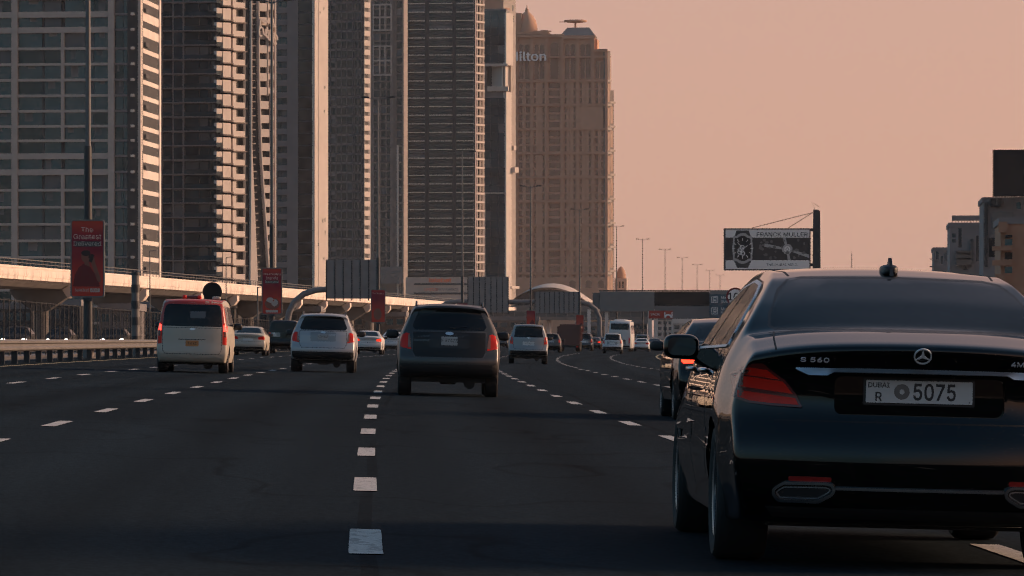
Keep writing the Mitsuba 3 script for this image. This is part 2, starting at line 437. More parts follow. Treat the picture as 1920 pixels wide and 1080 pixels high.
t, fr, w, h = board(1, cz=CAM_Z + (630 - 546) / F * POLE_Y[1], label='red board with pale food pictured at the bottom, above the black boxy car')
put(t, 'lettering', Mesh().text('The Greatest', .13, 0, 1.0, fr, .006).text('brands', .17, 0, .74, fr, .006).mesh(), 'poster_text')
put(t, 'lettering_box', Mesh().poly(shapely.box(-.42, .48, .42, .66), .004, fr).mesh(), 'frame_dark')
put(t, 'lettering', Mesh().text('Delivered', .14, 0, .51, fr, .009).mesh(), 'poster_pale')
put(t, 'printed_plate', Mesh().poly(affinity.scale(Point(.02, -.78).buffer(1, 14), .46, .36), .003, fr).mesh(), 'poster_skin')
put(t, 'printed_food', Mesh().poly(affinity.scale(Point(-.12, -.55).buffer(1, 10), .22, .16).union(affinity.scale(Point(.16, -.72).buffer(1, 10), .2, .22)), .005, fr).mesh(), 'poster_pale')
put(t, 'printed_stick', Mesh().poly(affinity.rotate(shapely.box(.16, -.7, .21, -.15), -28), .007, fr).mesh(), 'poster_red')
put(t, 'printed_badge', Mesh().poly(rounded(-.38, .38, -1.33, -1.17, .03), .006, fr).mesh(), 'poster_pale')

t, fr, w, h = board(2, cz=CAM_Z + (630 - 574) / F * POLE_Y[2], label='red board on the third lamp post, left of the dark grey car')
put(t, 'lettering', Mesh().text('The Greatest', .12, 0, 1.05, fr, .006).mesh(), 'poster_text')
put(t, 'printed_food', Mesh().poly(affinity.scale(Point(-.05, -.7).buffer(1, 10), .36, .5), .004, fr).mesh(), 'poster_skin')
for k, (py, s) in {3: (592, 'fourth'), 4: (602, 'fifth'), 5: (607, 'sixth')}.items():
    t, fr, w, h = board(k, cz=CAM_Z + (630 - py) / F * POLE_Y[k], back='poster_red' if k < 5 else 'sign_red',
                        label={3: 'red board just above the roof of the dark grey car', 4: 'dull red board above the silver off road car in the middle distance', 5: 'small red board above the red dump truck'}[k])
    put(t, 'printed_figure', Mesh().poly(Polygon([(-.5, -1.2), (.5, -1.2), (.5, -.1), (.2, .2), (-.1, -.2)]), .004, fr).mesh(), 'poster_dark_red')

# round sign seen from behind, the banded camera post and slim posts in the median
t = thing('round_sign', 'dark back of a round road sign above the roof of the white and red van', 'road sign')
x, y, z = at(398, 547, 172)
put(t, 'plate', Mesh().poly(Point(0, 0).buffer(.375, 16), .03, frame(x, y, z)).mesh(), 'sign_black')
put(t, 'pole', Mesh().tube([on_road(-13.1, y) * [0, 1, 1] + [x, .05, 0], [x, y + .05, z + .2]], .035, 8).mesh(), 'steel_dark', 40)
t = thing('banded_post', 'thick dark post with black bands standing left of the white and red van', 'post')
x, y, _ = at(254, 600, 190); g = [x, y, float(gz(x, y))]
top = CAM_Z + (630 - 516) / F * 190
put(t, 'shaft', Mesh().tube([g, [x, y, top]], .165, 12).mesh(), 'steel_grey', 40)
put(t, 'cap', Mesh().tube([[x, y, top], [x, y, top + .12]], .19, 12).mesh(), 'steel_dark', 40)
for zz in (.55, 1.35, 2.05, 2.75):
    put(t, 'band', Mesh().tube([[x, y, g[2] + zz], [x, y, g[2] + zz + .34]], .185, 12).mesh(), 'steel_dark', 40)
for px, pt, Y, lab in ((281, 470, 560, 'slim post before the lit edge of the far left tower'), (424, 482, 560, 'slim post with a small arm right of the round sign'), (483, 538, 480, 'slim short post just left of the board showing food')):
    t = thing('slim_post', lab, 'post'); x, y, z = at(px, pt, Y)
    put(t, 'shaft', Mesh().tube([[x, y, -.5], [x, y, z]], [.09, .06], 8).mesh(), 'steel_grey', 40)
    put(t, 'arm', Mesh().tube([[x, y, z - .05], [x + .5, y, z], [x + .8, y, z]], .05, 6).mesh(), 'steel_grey', 40)

# ---------------------------------------------------------------- elevated railway
via = thing('railway_viaduct', 'long pale elevated railway viaduct with a lit parapet running behind the road', 'viaduct')


def vx(y): return float(cen(y)) - 79.0


VY_ST = np.concatenate([np.arange(540, 700, 10.0), np.arange(700, 2300, 25.0)])


def deck_mesh(prof, y0=540, y1=2300):
    ys = VY_ST[(VY_ST >= y0) & (VY_ST <= y1)]; k = len(prof)
    v = np.array([[vx(y) + a, y, z] for y in ys for a, z in prof]); f = []
    for i in range(len(ys) - 1):
        for j in range(k):
            a, b = i * k + j, i * k + (j + 1) % k
            f += [[a, a + k, b], [b, a + k, b + k]]
    return trimesh.Trimesh(v, np.array(f), process=False)


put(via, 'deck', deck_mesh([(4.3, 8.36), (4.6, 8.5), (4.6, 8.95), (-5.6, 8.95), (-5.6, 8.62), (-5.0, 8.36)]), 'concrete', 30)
put(via, 'soffit', deck_mesh([(-4, 7.6), (3.0, 7.6), (4.2, 8.35), (-5.0, 8.35)]), 'concrete_dark', 30)  # shade under the deck is put into this darker concrete colour
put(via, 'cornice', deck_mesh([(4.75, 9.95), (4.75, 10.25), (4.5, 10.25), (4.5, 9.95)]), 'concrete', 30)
# the parapet is cast in panels with open joints
ys = np.arange(545, 1500, 9.0)
for i, y in enumerate(ys):
    a, b = vx(y + .05), vx(y + 8.95); v = []
    for xx, yy in ((a, y + .05), (b, y + 8.95)):
        for o, z in ((4.40, 8.955), (4.72, 8.955), (4.66, 9.945), (4.40, 9.945)):
            v.append([xx + o, yy, z])
    f = []
    for j in range(4):
        p, q = j, (j + 1) % 4
        f += [[p, p + 4, q], [q, p + 4, q + 4]]
    f += [[0, 1, 2], [0, 2, 3], [4, 6, 5], [4, 7, 6]]
    put(via, 'parapet_panel', trimesh.Trimesh(np.array(v), np.array(f), process=False), 'concrete')
for y in np.arange(545, 1500, 3.0):
    put(via, 'railing_post', Mesh().box(-.06, .06, -.06, .06, 10.25, 11.15, lambda v: v + [vx(y) + 4.6, y, 0]).mesh(), 'steel_grey')
put(via, 'railing', deck_mesh([(4.55, 10.62), (4.66, 10.62), (4.66, 10.70), (4.55, 10.70)], 540, 1500), 'steel_grey')
put(via, 'railing', deck_mesh([(4.55, 11.06), (4.66, 11.06), (4.66, 11.16), (4.55, 11.16)], 540, 1500), 'steel_grey')
for px in (78, 218, 325, 395, 465, 520, 569, 615, 655, 693, 728, 765, 800, 832, 858):
    y = 940800 / (1603 - px); x = vx(y)
    fr = frame(x, y, 0, .115)
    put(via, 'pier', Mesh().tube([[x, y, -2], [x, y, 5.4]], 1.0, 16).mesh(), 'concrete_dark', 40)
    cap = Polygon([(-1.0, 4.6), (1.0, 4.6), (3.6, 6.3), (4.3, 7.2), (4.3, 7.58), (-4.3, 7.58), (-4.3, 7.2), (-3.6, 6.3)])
    put(via, 'pier_cap', Mesh().poly(cap, 2.2, lambda v: fr(v + [0, 1.1, 0])).mesh(), 'concrete_dark')  # darker concrete than the deck: the shade on the cap is in its colour
    put(via, 'lit_cap_end', Mesh().poly(Polygon([(3.2, 7.45), (3.9, 6.35), (4.35, 6.55), (4.9, 7.3), (4.9, 8.2), (4.25, 8.2), (3.2, 7.62)]), 2.6, lambda v: fr(v + [0, 1.3, 0])).mesh(), 'concrete')  # sunlit end of the pier cap, its light put into paler concrete

# ---------------------------------------------------------------- overhead sign gantries
def ribbed_back(t, x0, x1, z0, z1, Y, n, px=True):
    (a, _, za), (b, _, zb) = at(x0, z1, Y), at(x1, z0, Y)
    w = (b - a) / n
    for i in range(n):
        put(t, 'panel', Mesh().box(a + i * w + .03, a + (i + 1) * w - .03, Y - .03, Y + .03, za, zb).mesh(), 'sign_back')
    for i in range(n + 1):
        put(t, 'rib', Mesh().box(a + i * w - .07, a + i * w + .07, Y - .22, Y - .032, za - .25, zb + .02).mesh(), 'steel_dark')
    return a, b, za, zb


Y = 563
t = thing('sign_gantry', 'arched pipe gantry carrying one tall ribbed sign back, left of the third lamp post', 'sign gantry')
pts = [at(x, y, Y) for x, y in ((539, 640), (539, 604), (542, 586), (552, 566), (570, 551), (592, 544), (620, 542), (716, 543))]
put(t, 'pipe', Mesh().tube(pts, [.42, .42, .42, .41, .40, .38, .36, .30], 14).mesh(), 'wall_grey', 50)
ribbed_back(t, 612, 707, 487, 560, Y - .6, 6)
put(t, 'brace', Mesh().box(at(612, 0, Y)[0], at(707, 0, Y)[0], Y - .56, Y - .3, at(0, 551, Y)[2], at(0, 547, Y)[2]).mesh(), 'steel_grey')
Y = 770
t = thing('sign_gantry', 'wide arched pipe gantry with two ribbed sign backs, below the pale shell roof', 'sign gantry')
pts = [at(x, y, Y) for x, y in ((817, 640), (818, 590), (824, 577), (838, 568), (858, 565), (960, 566), (1085, 566), (1104, 570), (1117, 580), (1124, 596), (1125, 645))]
put(t, 'pipe', Mesh().tube(pts, .42, 14).mesh(), 'wall_grey', 50)
ribbed_back(t, 877, 953, 519, 586, Y - .6, 7)
ribbed_back(t, 1003, 1085, 547, 587, Y - .6, 9)
put(t, 'truss', Mesh().box(at(877, 0, Y)[0], at(1085, 0, Y)[0], Y - .56, Y - .3, at(0, 586, Y)[2], at(0, 584, Y)[2]).mesh(), 'steel_grey')

Y = 825
t = thing('overhead_sign', 'long overhead sign bridge of blank grey and black panels crossing the road ahead', 'overhead sign')
for (x0, x1, y0, y1, mk, nm) in ((1125, 1227, 546, 583.5, 'sign_grey', 'grey_panel'), (1227.6, 1330, 546, 573, 'sign_black', 'dark_panel'), (1227.6, 1262, 573.6, 582, 'wall_grey', 'lower_beam'), (1262.2, 1420, 573.6, 597, 'wall_grey', 'lower_beam')):
    a, _, z1 = at(x0, y0, Y); b, _, z0 = at(x1, y1, Y)
    put(t, nm, Mesh().box(a, b, Y, Y + .5, z0, z1).mesh(), mk)
put(t, 'beam', Mesh().box(at(1112, 0, Y)[0], at(1560, 0, Y)[0], Y + .52, Y + 1.4, at(0, 580, Y)[2], at(0, 549, Y)[2]).mesh(), 'steel_grey')
put(t, 'trim', Mesh().box(at(1124, 0, Y)[0], at(1331, 0, Y)[0], Y - .08, Y + .6, at(0, 545.8, Y)[2] + .02, at(0, 545, Y)[2] + .1).mesh(), 'steel_dark')
for px in (1105, 1138, 1548):
    x = at(px, 0, Y)[0]
    put(t, 'leg', Mesh().box(x - .3, x + .3, Y + .6, Y + 1.3, -2, at(0, 580, Y)[2]).mesh(), 'concrete')
t = thing('direction_sign', 'blue direction sign with two white train symbols beside the speed limit sign', 'direction sign')
a, _, z1 = at(1330.5, 544, Y - 4); b, _, z0 = at(1432, 596, Y - 4)
fr = frame(a, Y - 4, z0); W_, H_ = b - a, z1 - z0
put(t, 'top_panel', Mesh().box(0, W_, 0, .2, H_ - .75, H_, fr).mesh(), 'sign_grey')
put(t, 'panel', Mesh().box(0, W_, -.02, .2, H_ * .51, H_ - .77, fr).box(0, W_, -.02, .2, 0, H_ * .49, fr).mesh(), 'sign_blue')
for zc in (H_ * .66, H_ * .25):
    ic = shapely.box(.35, zc - .62, 1.55, zc + .62).difference(shapely.box(.45, zc - .52, 1.45, zc + .52)).union(
        rounded(.65, 1.25, zc - .25, zc + .42, .14).difference(shapely.box(.74, zc + .0, 1.16, zc + .30))).union(Polygon([(.62, zc - .48), (.72, zc - .48), (.85, zc - .27), (.75, zc - .27)])).union(Polygon([(1.28, zc - .48), (1.18, zc - .48), (1.05, zc - .27), (1.15, zc - .27)]))
    put(t, 'train_symbol', Mesh().poly(ic, .03, lambda v: fr(v + [0, -.021, 0])).mesh(), 'sign_white')
    put(t, 'lettering', Mesh().text('Metro', .50, 2.1, zc + .12, lambda v: fr(v + [0, -.021, 0]), .03, center=False).text('Station', .50, 2.1, zc - .60, lambda v: fr(v + [0, -.021, 0]), .03, center=False).mesh(), 'sign_white')
put(t, 'post', Mesh().box(W_ * .5 - .2, W_ * .5 + .2, .25, .6, -z0 - 2, H_, fr).mesh(), 'steel_grey')

Y = 222
t = thing('speed_limit_sign', 'round speed limit sign reading 100, half hidden by the black sedan', 'road sign')
x, y, z = at(1378.5, 556.5, Y); fr = frame(x, y, z)
put(t, 'rim', Mesh().poly(Point(0, 0).buffer(.46, 20).difference(Point(0, 0).buffer(.375, 20)), .035, fr).mesh(), 'poster_dark_red')
put(t, 'face', Mesh().poly(Point(0, 0).buffer(.376, 20), .02, fr).mesh(), 'sign_white')
put(t, 'digits', Mesh().text('100', .36, 0.05, -.17, lambda v: fr(v + [0, -.021, 0]), .008, True, stretch=.92).mesh(), 'letter_black')
put(t, 'pole', Mesh().tube([[x, y + .06, float(gz(x, y))], [x, y + .06, z + .3]], .04, 8).mesh(), 'steel_grey', 40)

# toll sign on posts and the footbridge behind it
Y = 818
t = thing('toll_sign', 'small red sign with a white arch symbol on two pale posts under the overhead sign', 'road sign')
a, _, z1 = at(1216.5, 582.5, Y); b, _, z0 = at(1262, 597, Y); fr = frame(a, Y, z0)
put(t, 'panel', Mesh().box(0, b - a, 0, .2, 0, z1 - z0, fr).mesh(), 'sign_red')
arch = Point(0, 0).buffer(.72, 12).difference(Point(0, 0).buffer(.42, 12)).intersection(shapely.box(-1, 0, 1, 1))
arch = shapely.union_all([affinity.translate(arch, 3.6, .1), shapely.box(2.85, .1, 3.05, 1.2), shapely.box(4.2, .1, 4.4, 1.2)])
put(t, 'arch_symbol', Mesh().poly(arch, .03, lambda v: fr(v + [0, -.001, 0])).mesh(), 'sign_white')
put(t, 'lettering', Mesh().text('SALIK', .42, 1.2, .55, lambda v: fr(v + [0, -.001, 0]), .03).mesh(), 'sign_white')
for px in (1219, 1230):
    x = at(px, 0, Y)[0]; put(t, 'post', Mesh().box(x - .35, x + .35, Y + .25, Y + .8, -2, z1 - .1).mesh(), 'concrete')
Y = 1290
t = thing('footbridge', 'long grey enclosed footbridge crossing low behind the signs and gantries', 'footbridge')
a, _, z1 = at(905, 582, Y); b, _, z0 = at(1560, 600, Y)
put(t, 'deck', Mesh().box(a, b, Y, Y + 5, z0, z0 + .9).mesh(), 'concrete_dark')
put(t, 'roof', Mesh().box(a - .5, b, Y - .6, Y + 5.6, z1 - .35, z1).mesh(), 'wall_grey')
put(t, 'glazing', Mesh().box(a, b, Y + .3, Y + 4.7, z0 + .9, z1 - .35).mesh(), 'curtain_glass')
for i in range(34):
    x = a + (b - a) * i / 33
    put(t, 'mullion', Mesh().box(x - .12, x + .12, Y + .05, Y + .28, z0 + .9, z1 - .35).mesh(), 'wall_grey')
for px in (935, 1030, 1120, 1200, 1300):
    x = at(px, 0, Y)[0]; put(t, 'column', Mesh().tube([[x, Y + 2.5, -3], [x, Y + 2.5, z0]], .7, 12).mesh(), 'concrete', 40)

# ---------------------------------------------------------------- watch billboard
Y = 615
t = thing('billboard', 'billboard with a large wrist watch hung by two stays from a thick tapering mast', 'billboard')
a, _, z1 = at(1358, 428, Y); b, _, z0 = at(1520, 507, Y); fr = frame(a, Y, z0); W_, H_ = b - a, z1 - z0
put(t, 'case', Mesh().box(0, W_, .02, .9, 0, H_, fr).mesh(), 'steel_dark')
bd = .18
lay = lambda o: (lambda v: fr(v + [0, -o, 0]))
put(t, 'face', Mesh().poly(shapely.box(bd, bd, W_ - bd, H_ - bd), .03, lay(-.02)).mesh(), 'sign_white')
put(t, 'printed_band', Mesh().poly(shapely.box(bd, 1.42, W_ - bd, 4.55), .012, lay(.012)).mesh(), 'wall_dark')
wx, wz = 2.55, 3.05
case = affinity.scale(Point(wx, wz).buffer(1, 20), 1.45, 2.15).union(shapely.box(wx - 1.1, wz - 1.5, wx + 1.1, wz + 1.5).buffer(.25))
strap = Polygon([(wx - .85, H_ - .3), (wx + .85, H_ - .3), (wx + 1.25, wz + 1.3), (wx + 1.25, wz - 1.6), (wx + .75, .35), (wx - .75, .35), (wx - 1.25, wz - 1.6), (wx - 1.25, wz + 1.3)])
put(t, 'printed_strap', Mesh().poly(strap, .012, lay(.026)).mesh(), 'steel_dark')
put(t, 'printed_watch', Mesh().poly(case, .012, lay(.040)).mesh(), 'printed_grey')
put(t, 'printed_dial', Mesh().poly(affinity.scale(case, .82, .82), .012, lay(.053)).mesh(), 'sign_black')
m = Mesh(); r2 = np.random.default_rng(3)
for i in range(12):
    an = i * math.pi / 6; m.poly(affinity.rotate(shapely.box(wx - .05, wz + 1.05, wx + .05, wz + 1.45), -math.degrees(an), origin=(wx, wz)), .01, lay(.066))
for i in range(5):
    q = Point(wx + r2.uniform(-.5, .5), wz + r2.uniform(-.9, .9)); rr = r2.uniform(.18, .38); m.poly(q.buffer(rr).difference(q.buffer(rr * .7)), .01, lay(.066 + .01 * i))
m.poly(affinity.rotate(shapely.box(wx - .04, wz, wx + .04, wz + 1.1), 40, origin=(wx, wz)), .01, lay(.12)).poly(affinity.rotate(shapely.box(wx - .05, wz, wx + .05, wz + .8), -60, origin=(wx, wz)), .01, lay(.131))
put(t, 'printed_hands', m.mesh(), 'letter_white')
wheel = Point(8.75, 2.95); m = Mesh()
spk = [affinity.rotate(Polygon([(8.6, 2.9), (8.9, 2.9), (8.98, 6.2), (8.52, 6.2)]), d, origin=(8.75, 2.95)) for d in (15, 80, 190, 252)]
m.poly(shapely.union_all(spk + [wheel.buffer(.72, 12)]).intersection(shapely.box(4.25, 1.44, W_ - bd - .03, 4.53)), .012, lay(.026))
put(t, 'printed_steering_wheel', m.mesh(), 'printed_grey')
put(t, 'printed_hub', Mesh().poly(wheel.buffer(.42, 12).difference(wheel.buffer(.27)).union(wheel.buffer(.12)), .012, lay(.040)).mesh(), 'sign_white')
m = Mesh()
for i in range(26):
    q = Point(r2.uniform(4.4, 11.3), r2.uniform(1.7, 4.3)); m.poly(affinity.scale(q.buffer(r2.uniform(.08, .26), 5), r2.uniform(.5, 1.6), 1).intersection(shapely.box(4.3, 1.46, W_ - .25, 4.5)), .004, lay(.053 + .001 * i))
put(t, 'printed_dials', m.mesh(), 'steel_grey')
put(t, 'lettering', Mesh().text('FRANCK MULLER', .56, 8.05, 4.72, lay(.012), .012, True, stretch=1.12).text('THE DUBAI MALL', .36, 8.0, .62, lay(.012), .012, stretch=1.05).mesh(), 'letter_black')
mx0, _, mz = at(1532, 393, Y)
put(t, 'mast', Mesh().poly(Polygon([(-.62, -12.5), (.62, -12.5), (.42, mz - z0 - .2), (.1, mz - z0), (-.42, mz - z0)]), 1.1, lambda v: np.stack([v[:, 0] + mx0, v[:, 1] + Y + 1.2, v[:, 2] + z0], 1)).mesh(), 'steel_dark')
put(t, 'arm', Mesh().box(W_, mx0 - a, .3, .8, H_ - .4, H_, fr).box(W_, mx0 - a, .3, .8, .6, 1.0, fr).mesh(), 'steel_dark')
for px in (1410, 1478):
    put(t, 'stay', Mesh().tube([at(px, 427.5, Y + .5), at(1524, 398.5, Y + .5)], .05, 6).mesh(), 'steel_dark')
put(t, 'lightning_rod', Mesh().tube([at(1528, 393, Y + .5), at(1522, 379, Y + .5), at(1536, 388, Y + .5)], .035, 6).mesh(), 'steel_dark')
for px, y0 in ((1372, 428), (1597, 476)):
    pass
t = thing('slim_post', 'thin distant post against the sky just right of the billboard mast', 'post'); x, y, z = at(1597, 476, 900)
put(t, 'shaft', Mesh().tube([[x, y, -1], [x, y, z]], [.14, .07], 8).mesh(), 'steel_grey', 40)
put(t, 'arm', Mesh().tube([[x, y, z], [x, y, z + .6]], .03, 6).mesh(), 'steel_grey', 40)
# ---------------------------------------------------------------- towers
CUBE = {'type': 'cube'}


class Facade:
    """One facade: local x to the right along it, y into the building, z up. p0 is a point of its plane."""
    def __init__(s, t, x, y, yaw):
        s.t, s.x, s.y, s.yaw = t, x, y, yaw
        s.fr = frame(x, y, 0, yaw); s.c, s.s = math.cos(yaw), math.sin(yaw)

    def lx(s, px):                                        # where along the facade the photograph's column px falls
        k = (px - VX) / F
        return (k * s.y - s.x) / (s.c + s.s * k)

    def z(s, py, lx=0.0):
        return CAM_Z + (VY - py) / F * (s.y - s.s * lx)

    def pt(s, px):
        v = s.fr(np.array([[s.lx(px), 0, 0]]))[0]; return v[0], v[1]

    def pane(s, x0, x1, z0, z1, mat, name='window', depth=.12, y=.0):
        c = s.fr(np.array([[(x0 + x1) / 2, y + depth / 2, (z0 + z1) / 2]]))[0]
        put(s.t, name, CUBE, mat, tw=T().translate(c.tolist()).rotate([0, 0, 1], -math.degrees(s.yaw)).scale([(x1 - x0) / 2, depth / 2, (z1 - z0) / 2]))


def tower(name, label, px, Y, yaw=.115):
    t = thing(name, label, 'tower')
    return Facade(t, (px - VX) / F * Y, Y, yaw)


def glassy(r, a='tower_glass', b='curtain_glass', p=.12):
    q = r.random()
    if a == 'tower_glass' and q > .72: return 'tower_glass_deep' if q > .86 else 'tower_glass_pale'
    return b if q < p else a


rt = np.random.default_rng(11)
# --- first tower: beige grid on dark glass, its right face in the sun
f = tower('glass_tower', 'wide tower with a beige stone grid over dark glass at the far left', 264, 972)
bands = [-70, -35, -4, 26, 55, 90, 119.5, 149, 178.5, 207.5, 236, 263, 292, 322, 356, 388, 420, 451, 482, 513, 544, 575, 606, 640]
thick = {26, 55, 292, 322}
L = f.lx; Z = f.z; w = Mesh()
w.box(L(-90), 0, 1.2, 24, -3, Z(-105), f.fr)                                     # core
put(f.t, 'core', w.mesh(), 'wall_dark')
w = Mesh()
zt = Z(-100)
for a, b, n in ((-62, -50, .5), (22, 33, .5), (203, 214, .5)):
    w.box(L(a), L(b), -n, 1.25, -3, zt, f.fr)
w.box(L(259.5), L(264), -.3, 1.25, -3, zt, f.fr)
for y0, y1 in ((61, 264), (326, 640)):
    w.box(L(114.5), L(120), -.25, 1.25, Z(y1), Z(y0), f.fr)
put(f.t, 'pier', w.mesh(), 'stone_beige')
for y in bands:
    h = 5.5 if y in thick else 2.4
    for a, b in ((-50, 22), (33, 203)):
        put(f.t, 'spandrel', Mesh().box(L(a) + .01, L(b) - .01, -.15, 1.25, Z(y + h), Z(y - h), f.fr).mesh(), 'stone_beige')
    put(f.t, 'slab_edge', Mesh().box(L(214) + .01, L(252), .25, 1.22, Z(y + 2), Z(y - 2), f.fr).mesh(), 'wall_grey')
    put(f.t, 'slab_end', Mesh().box(L(246), L(252.5), -.9, .24, Z(y + 2.6), Z(y - 2.2), f.fr).mesh(), 'stone_pale')  # paler than the slab edge: sun on these ends is in the colour
for i in range(len(bands) - 1):
    ya, yb = bands[i], bands[i + 1]
    for a, b in ((-50, -14), (-14, 22), (33, 78), (78, 82), (82, 114), (120, 158), (158, 162), (162, 175), (175, 203), (214, 230), (230, 246), (252, 259)):
        if b - a < 5:
            if ya not in thick: f.pane(L(a), L(b), Z(yb), Z(ya), 'frame_dark', 'mullion', .2, .75)
            continue
        f.pane(L(a) + .06, L(b) - .06, Z(yb) + .05, Z(ya) - .05, glassy(rt, p=.10), depth=.1, y=.9 + rt.uniform(0, .12))
        if rt.random() < .30:                            # a blind let down behind part of the glass line
            u0 = rt.uniform(0, .5); u1 = u0 + rt.uniform(.25, .5); hz = Z(ya) - Z(yb)
            f.pane(L(a) + .06 + (L(b) - L(a) - .12) * u0, L(a) + .06 + (L(b) - L(a) - .12) * u1, Z(ya) - .1 - hz * rt.uniform(.2, .85), Z(ya) - .1, 'blind_cloth' if rt.random() < .6 else 'curtain_glass', 'blind', .03, .86)
# its right face, the sun put into a paler copy of the beige stone
D = 27.0
side = Facade(f.t, f.x, f.y, .115 - math.pi / 2)                                  # x runs into the depth
w = Mesh().box(0, D, .6, 3, -3, zt, side.fr); put(f.t, 'side_core', w.mesh(), 'wall_dark')
w = Mesh(); w.box(.0, 3.0, -.0, .65, -3, zt, side.fr).box(D - 2.2, D, -.25, .65, -3, zt, side.fr)
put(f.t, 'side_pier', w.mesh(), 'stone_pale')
for y in bands:
    h = 8 if y in thick else 4.2
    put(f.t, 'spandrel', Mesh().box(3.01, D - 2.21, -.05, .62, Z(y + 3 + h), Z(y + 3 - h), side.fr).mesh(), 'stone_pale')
for i in range(len(bands) - 1):
    f2 = side; zz0, zz1 = Z(bands[i + 1]) , Z(bands[i])
    for a, b in ((3.2, 9), (9.4, 17), (17.4, D - 2.4)):
        f2.pane(a, b, zz0, zz1, glassy(rt, 'tower_glass_warm', p=.3), depth=.1, y=.42)
    f2.pane(3.4, 3.8, zz0, zz1, 'stone_beige', 'mullion', .3, .1)
    f2.pane(17.05, 17.35, zz0, zz1, 'stone_beige', 'mullion', .3, .1)
    if i % 2 == 0: put(f.t, 'balcony', Mesh().box(4.0, 8.5, -.55, .3, zz0 + .6, zz0 + 1.5, side.fr).mesh(), 'frame_dark')

# --- second tower: dark balconies in front, lit balconies stepping round its right corner
f = tower('balcony_tower', 'dark tower with stacked sunlit balconies down its right corner', 406, 1064)
L, Z = f.lx, f.z
zt = Z(-60)
put(f.t, 'core', Mesh().box(L(301), L(410), 1.6, 18, -3, zt, f.fr).box(L(405), L(446), 9.5, 14, -3, zt, f.fr).mesh(), 'wall_dark')
put(f.t, 'pier', Mesh().box(L(322), L(344), .9, 1.65, -3, zt, f.fr).box(L(301), L(304), .3, 1.65, -3, zt, f.fr).mesh(), 'wall_grey')
A = .115 - math.radians(52)
P1 = Facade(f.t, *f.pt(406), A); P2 = Facade(f.t, *P1.pt(417.5), A); P3 = Facade(f.t, *P1.pt(436), A)
ys = [56 + 26.95 * k for k in range(-4, 23)]
for k, y in enumerate(ys):
    put(f.t, 'slab', Mesh().box(L(303), L(406), .1, 1.62, Z(y + 2), Z(y), f.fr).mesh(), 'wall_grey')
    put(f.t, 'balustrade', Mesh().box(L(345), L(405.5), .14, .2, Z(y), Z(y - 8), f.fr).mesh(), 'tower_glass')
    put(f.t, 'balustrade', Mesh().box(L(304.5), L(321), .14, .2, Z(y), Z(y - 8), f.fr).mesh(), 'tower_glass')
    for a, b in ((305, 320), (325, 341), (346, 371), (373, 388), (389, 402)):
        pale = rt.random() < (.55 if a in (373, 389) else .12)
        f.pane(L(a), L(b), Z(y - .5), Z(y - 23), 'curtain_glass' if pale else 'tower_glass', depth=.1, y=.82 if a == 325 else 1.5)
    yy = y - 45.5                                                                # the lit corner
    z0 = lambda q: Z(yy + q)
    e1 = P1.lx(416.5); e2 = P2.lx(434); e3a, e3b = P3.lx(443), P3.lx(459)
    put(f.t, 'balcony_end', Mesh().box(0.05, e1, 0, 1.0, z0(14), z0(4), P1.fr).mesh(), 'stone_pale')
    put(f.t, 'balcony_glass', Mesh().box(0.1, e1 - .1, .1, .2, z0(22), z0(14.1), P1.fr).mesh(), 'tower_glass')
    put(f.t, 'balcony_front', Mesh().box(.1, e2 - .15, 0, 2.0, z0(24.6), z0(3.5), P2.fr).mesh(), 'stone_pale')
    put(f.t, 'balcony_slab', Mesh().box(-.2, e2 + .25, -.55, 2.0, z0(27.4), z0(25.0), P2.fr).mesh(), 'stone_taupe')  # shaded underside of the lip put into a browner stone colour
    put(f.t, 'balcony_front', Mesh().box(.1, e3a, 0, 2.0, z0(17.5), z0(5), P3.fr).box(.1, e3b, -.02, 2.0, z0(28), z0(17.55), P3.fr).mesh(), 'stone_pale')
    put(f.t, 'balcony_slab', Mesh().box(.0, e3b + .5, -.45, 2.0, z0(30), z0(28.05), P3.fr).mesh(), 'stone_taupe')  # shade of this lip is in its browner colour too
    P3.pane(e3a + .2, e3b, z0(17), z0(5), 'tower_glass_warm', 'window', .1, 2.4)
put(f.t, 'inner_wall', Mesh().box(0, P1.lx(437), 2.05, 8, -3, zt, P1.fr).box(0, P3.lx(466), 2.6, 9, -3, zt, P3.fr).mesh(), 'wall_dark')

# --- third tower: narrow, with a leaning pale fin and raised lettering high up
f = tower('slender_tower', 'narrow dark tower with a leaning pale fin and curly raised letters', 470, 1150, .115 - math.radians(42))
L, Z = f.lx, f.z; zt = Z(-60, L(490))
zz = lambda px, py: Z(py, L(px))
pg = lambda pts: Polygon([(L(a), zz(a, b)) for a, b in pts])
put(f.t, 'core', Mesh().box(L(461), L(518), 1.0, 16, -3, zt, f.fr).mesh(), 'wall_dark')
put(f.t, 'fin', Mesh().poly(pg([(471.5, -60), (473, -60), (473, 270), (488.5, 640), (469, 640), (471.5, 280)]), .8, lambda v: f.fr(v + [0, .8, 0])).mesh(), 'stone_pale')
put(f.t, 'leaning_edge', Mesh().poly(pg([(484, -60), (485.6, -60), (487, 150), (491, 285), (505, 500), (512, 640), (510, 640), (503.3, 500), (489.3, 285), (485.4, 150)]), 1.3, lambda v: f.fr(v + [0, 1.1, 0])).mesh(), 'stone_pale')
put(f.t, 'pier', Mesh().box(L(508.5), L(510.5), -.1, 1.0, -3, zt, f.fr).box(L(515.5), L(517.5), -.1, 1.0, -3, zt, f.fr).box(L(502), L(503.4), -.05, 1.0, zz(503, 180), zt, f.fr).mesh(), 'stone_pale')
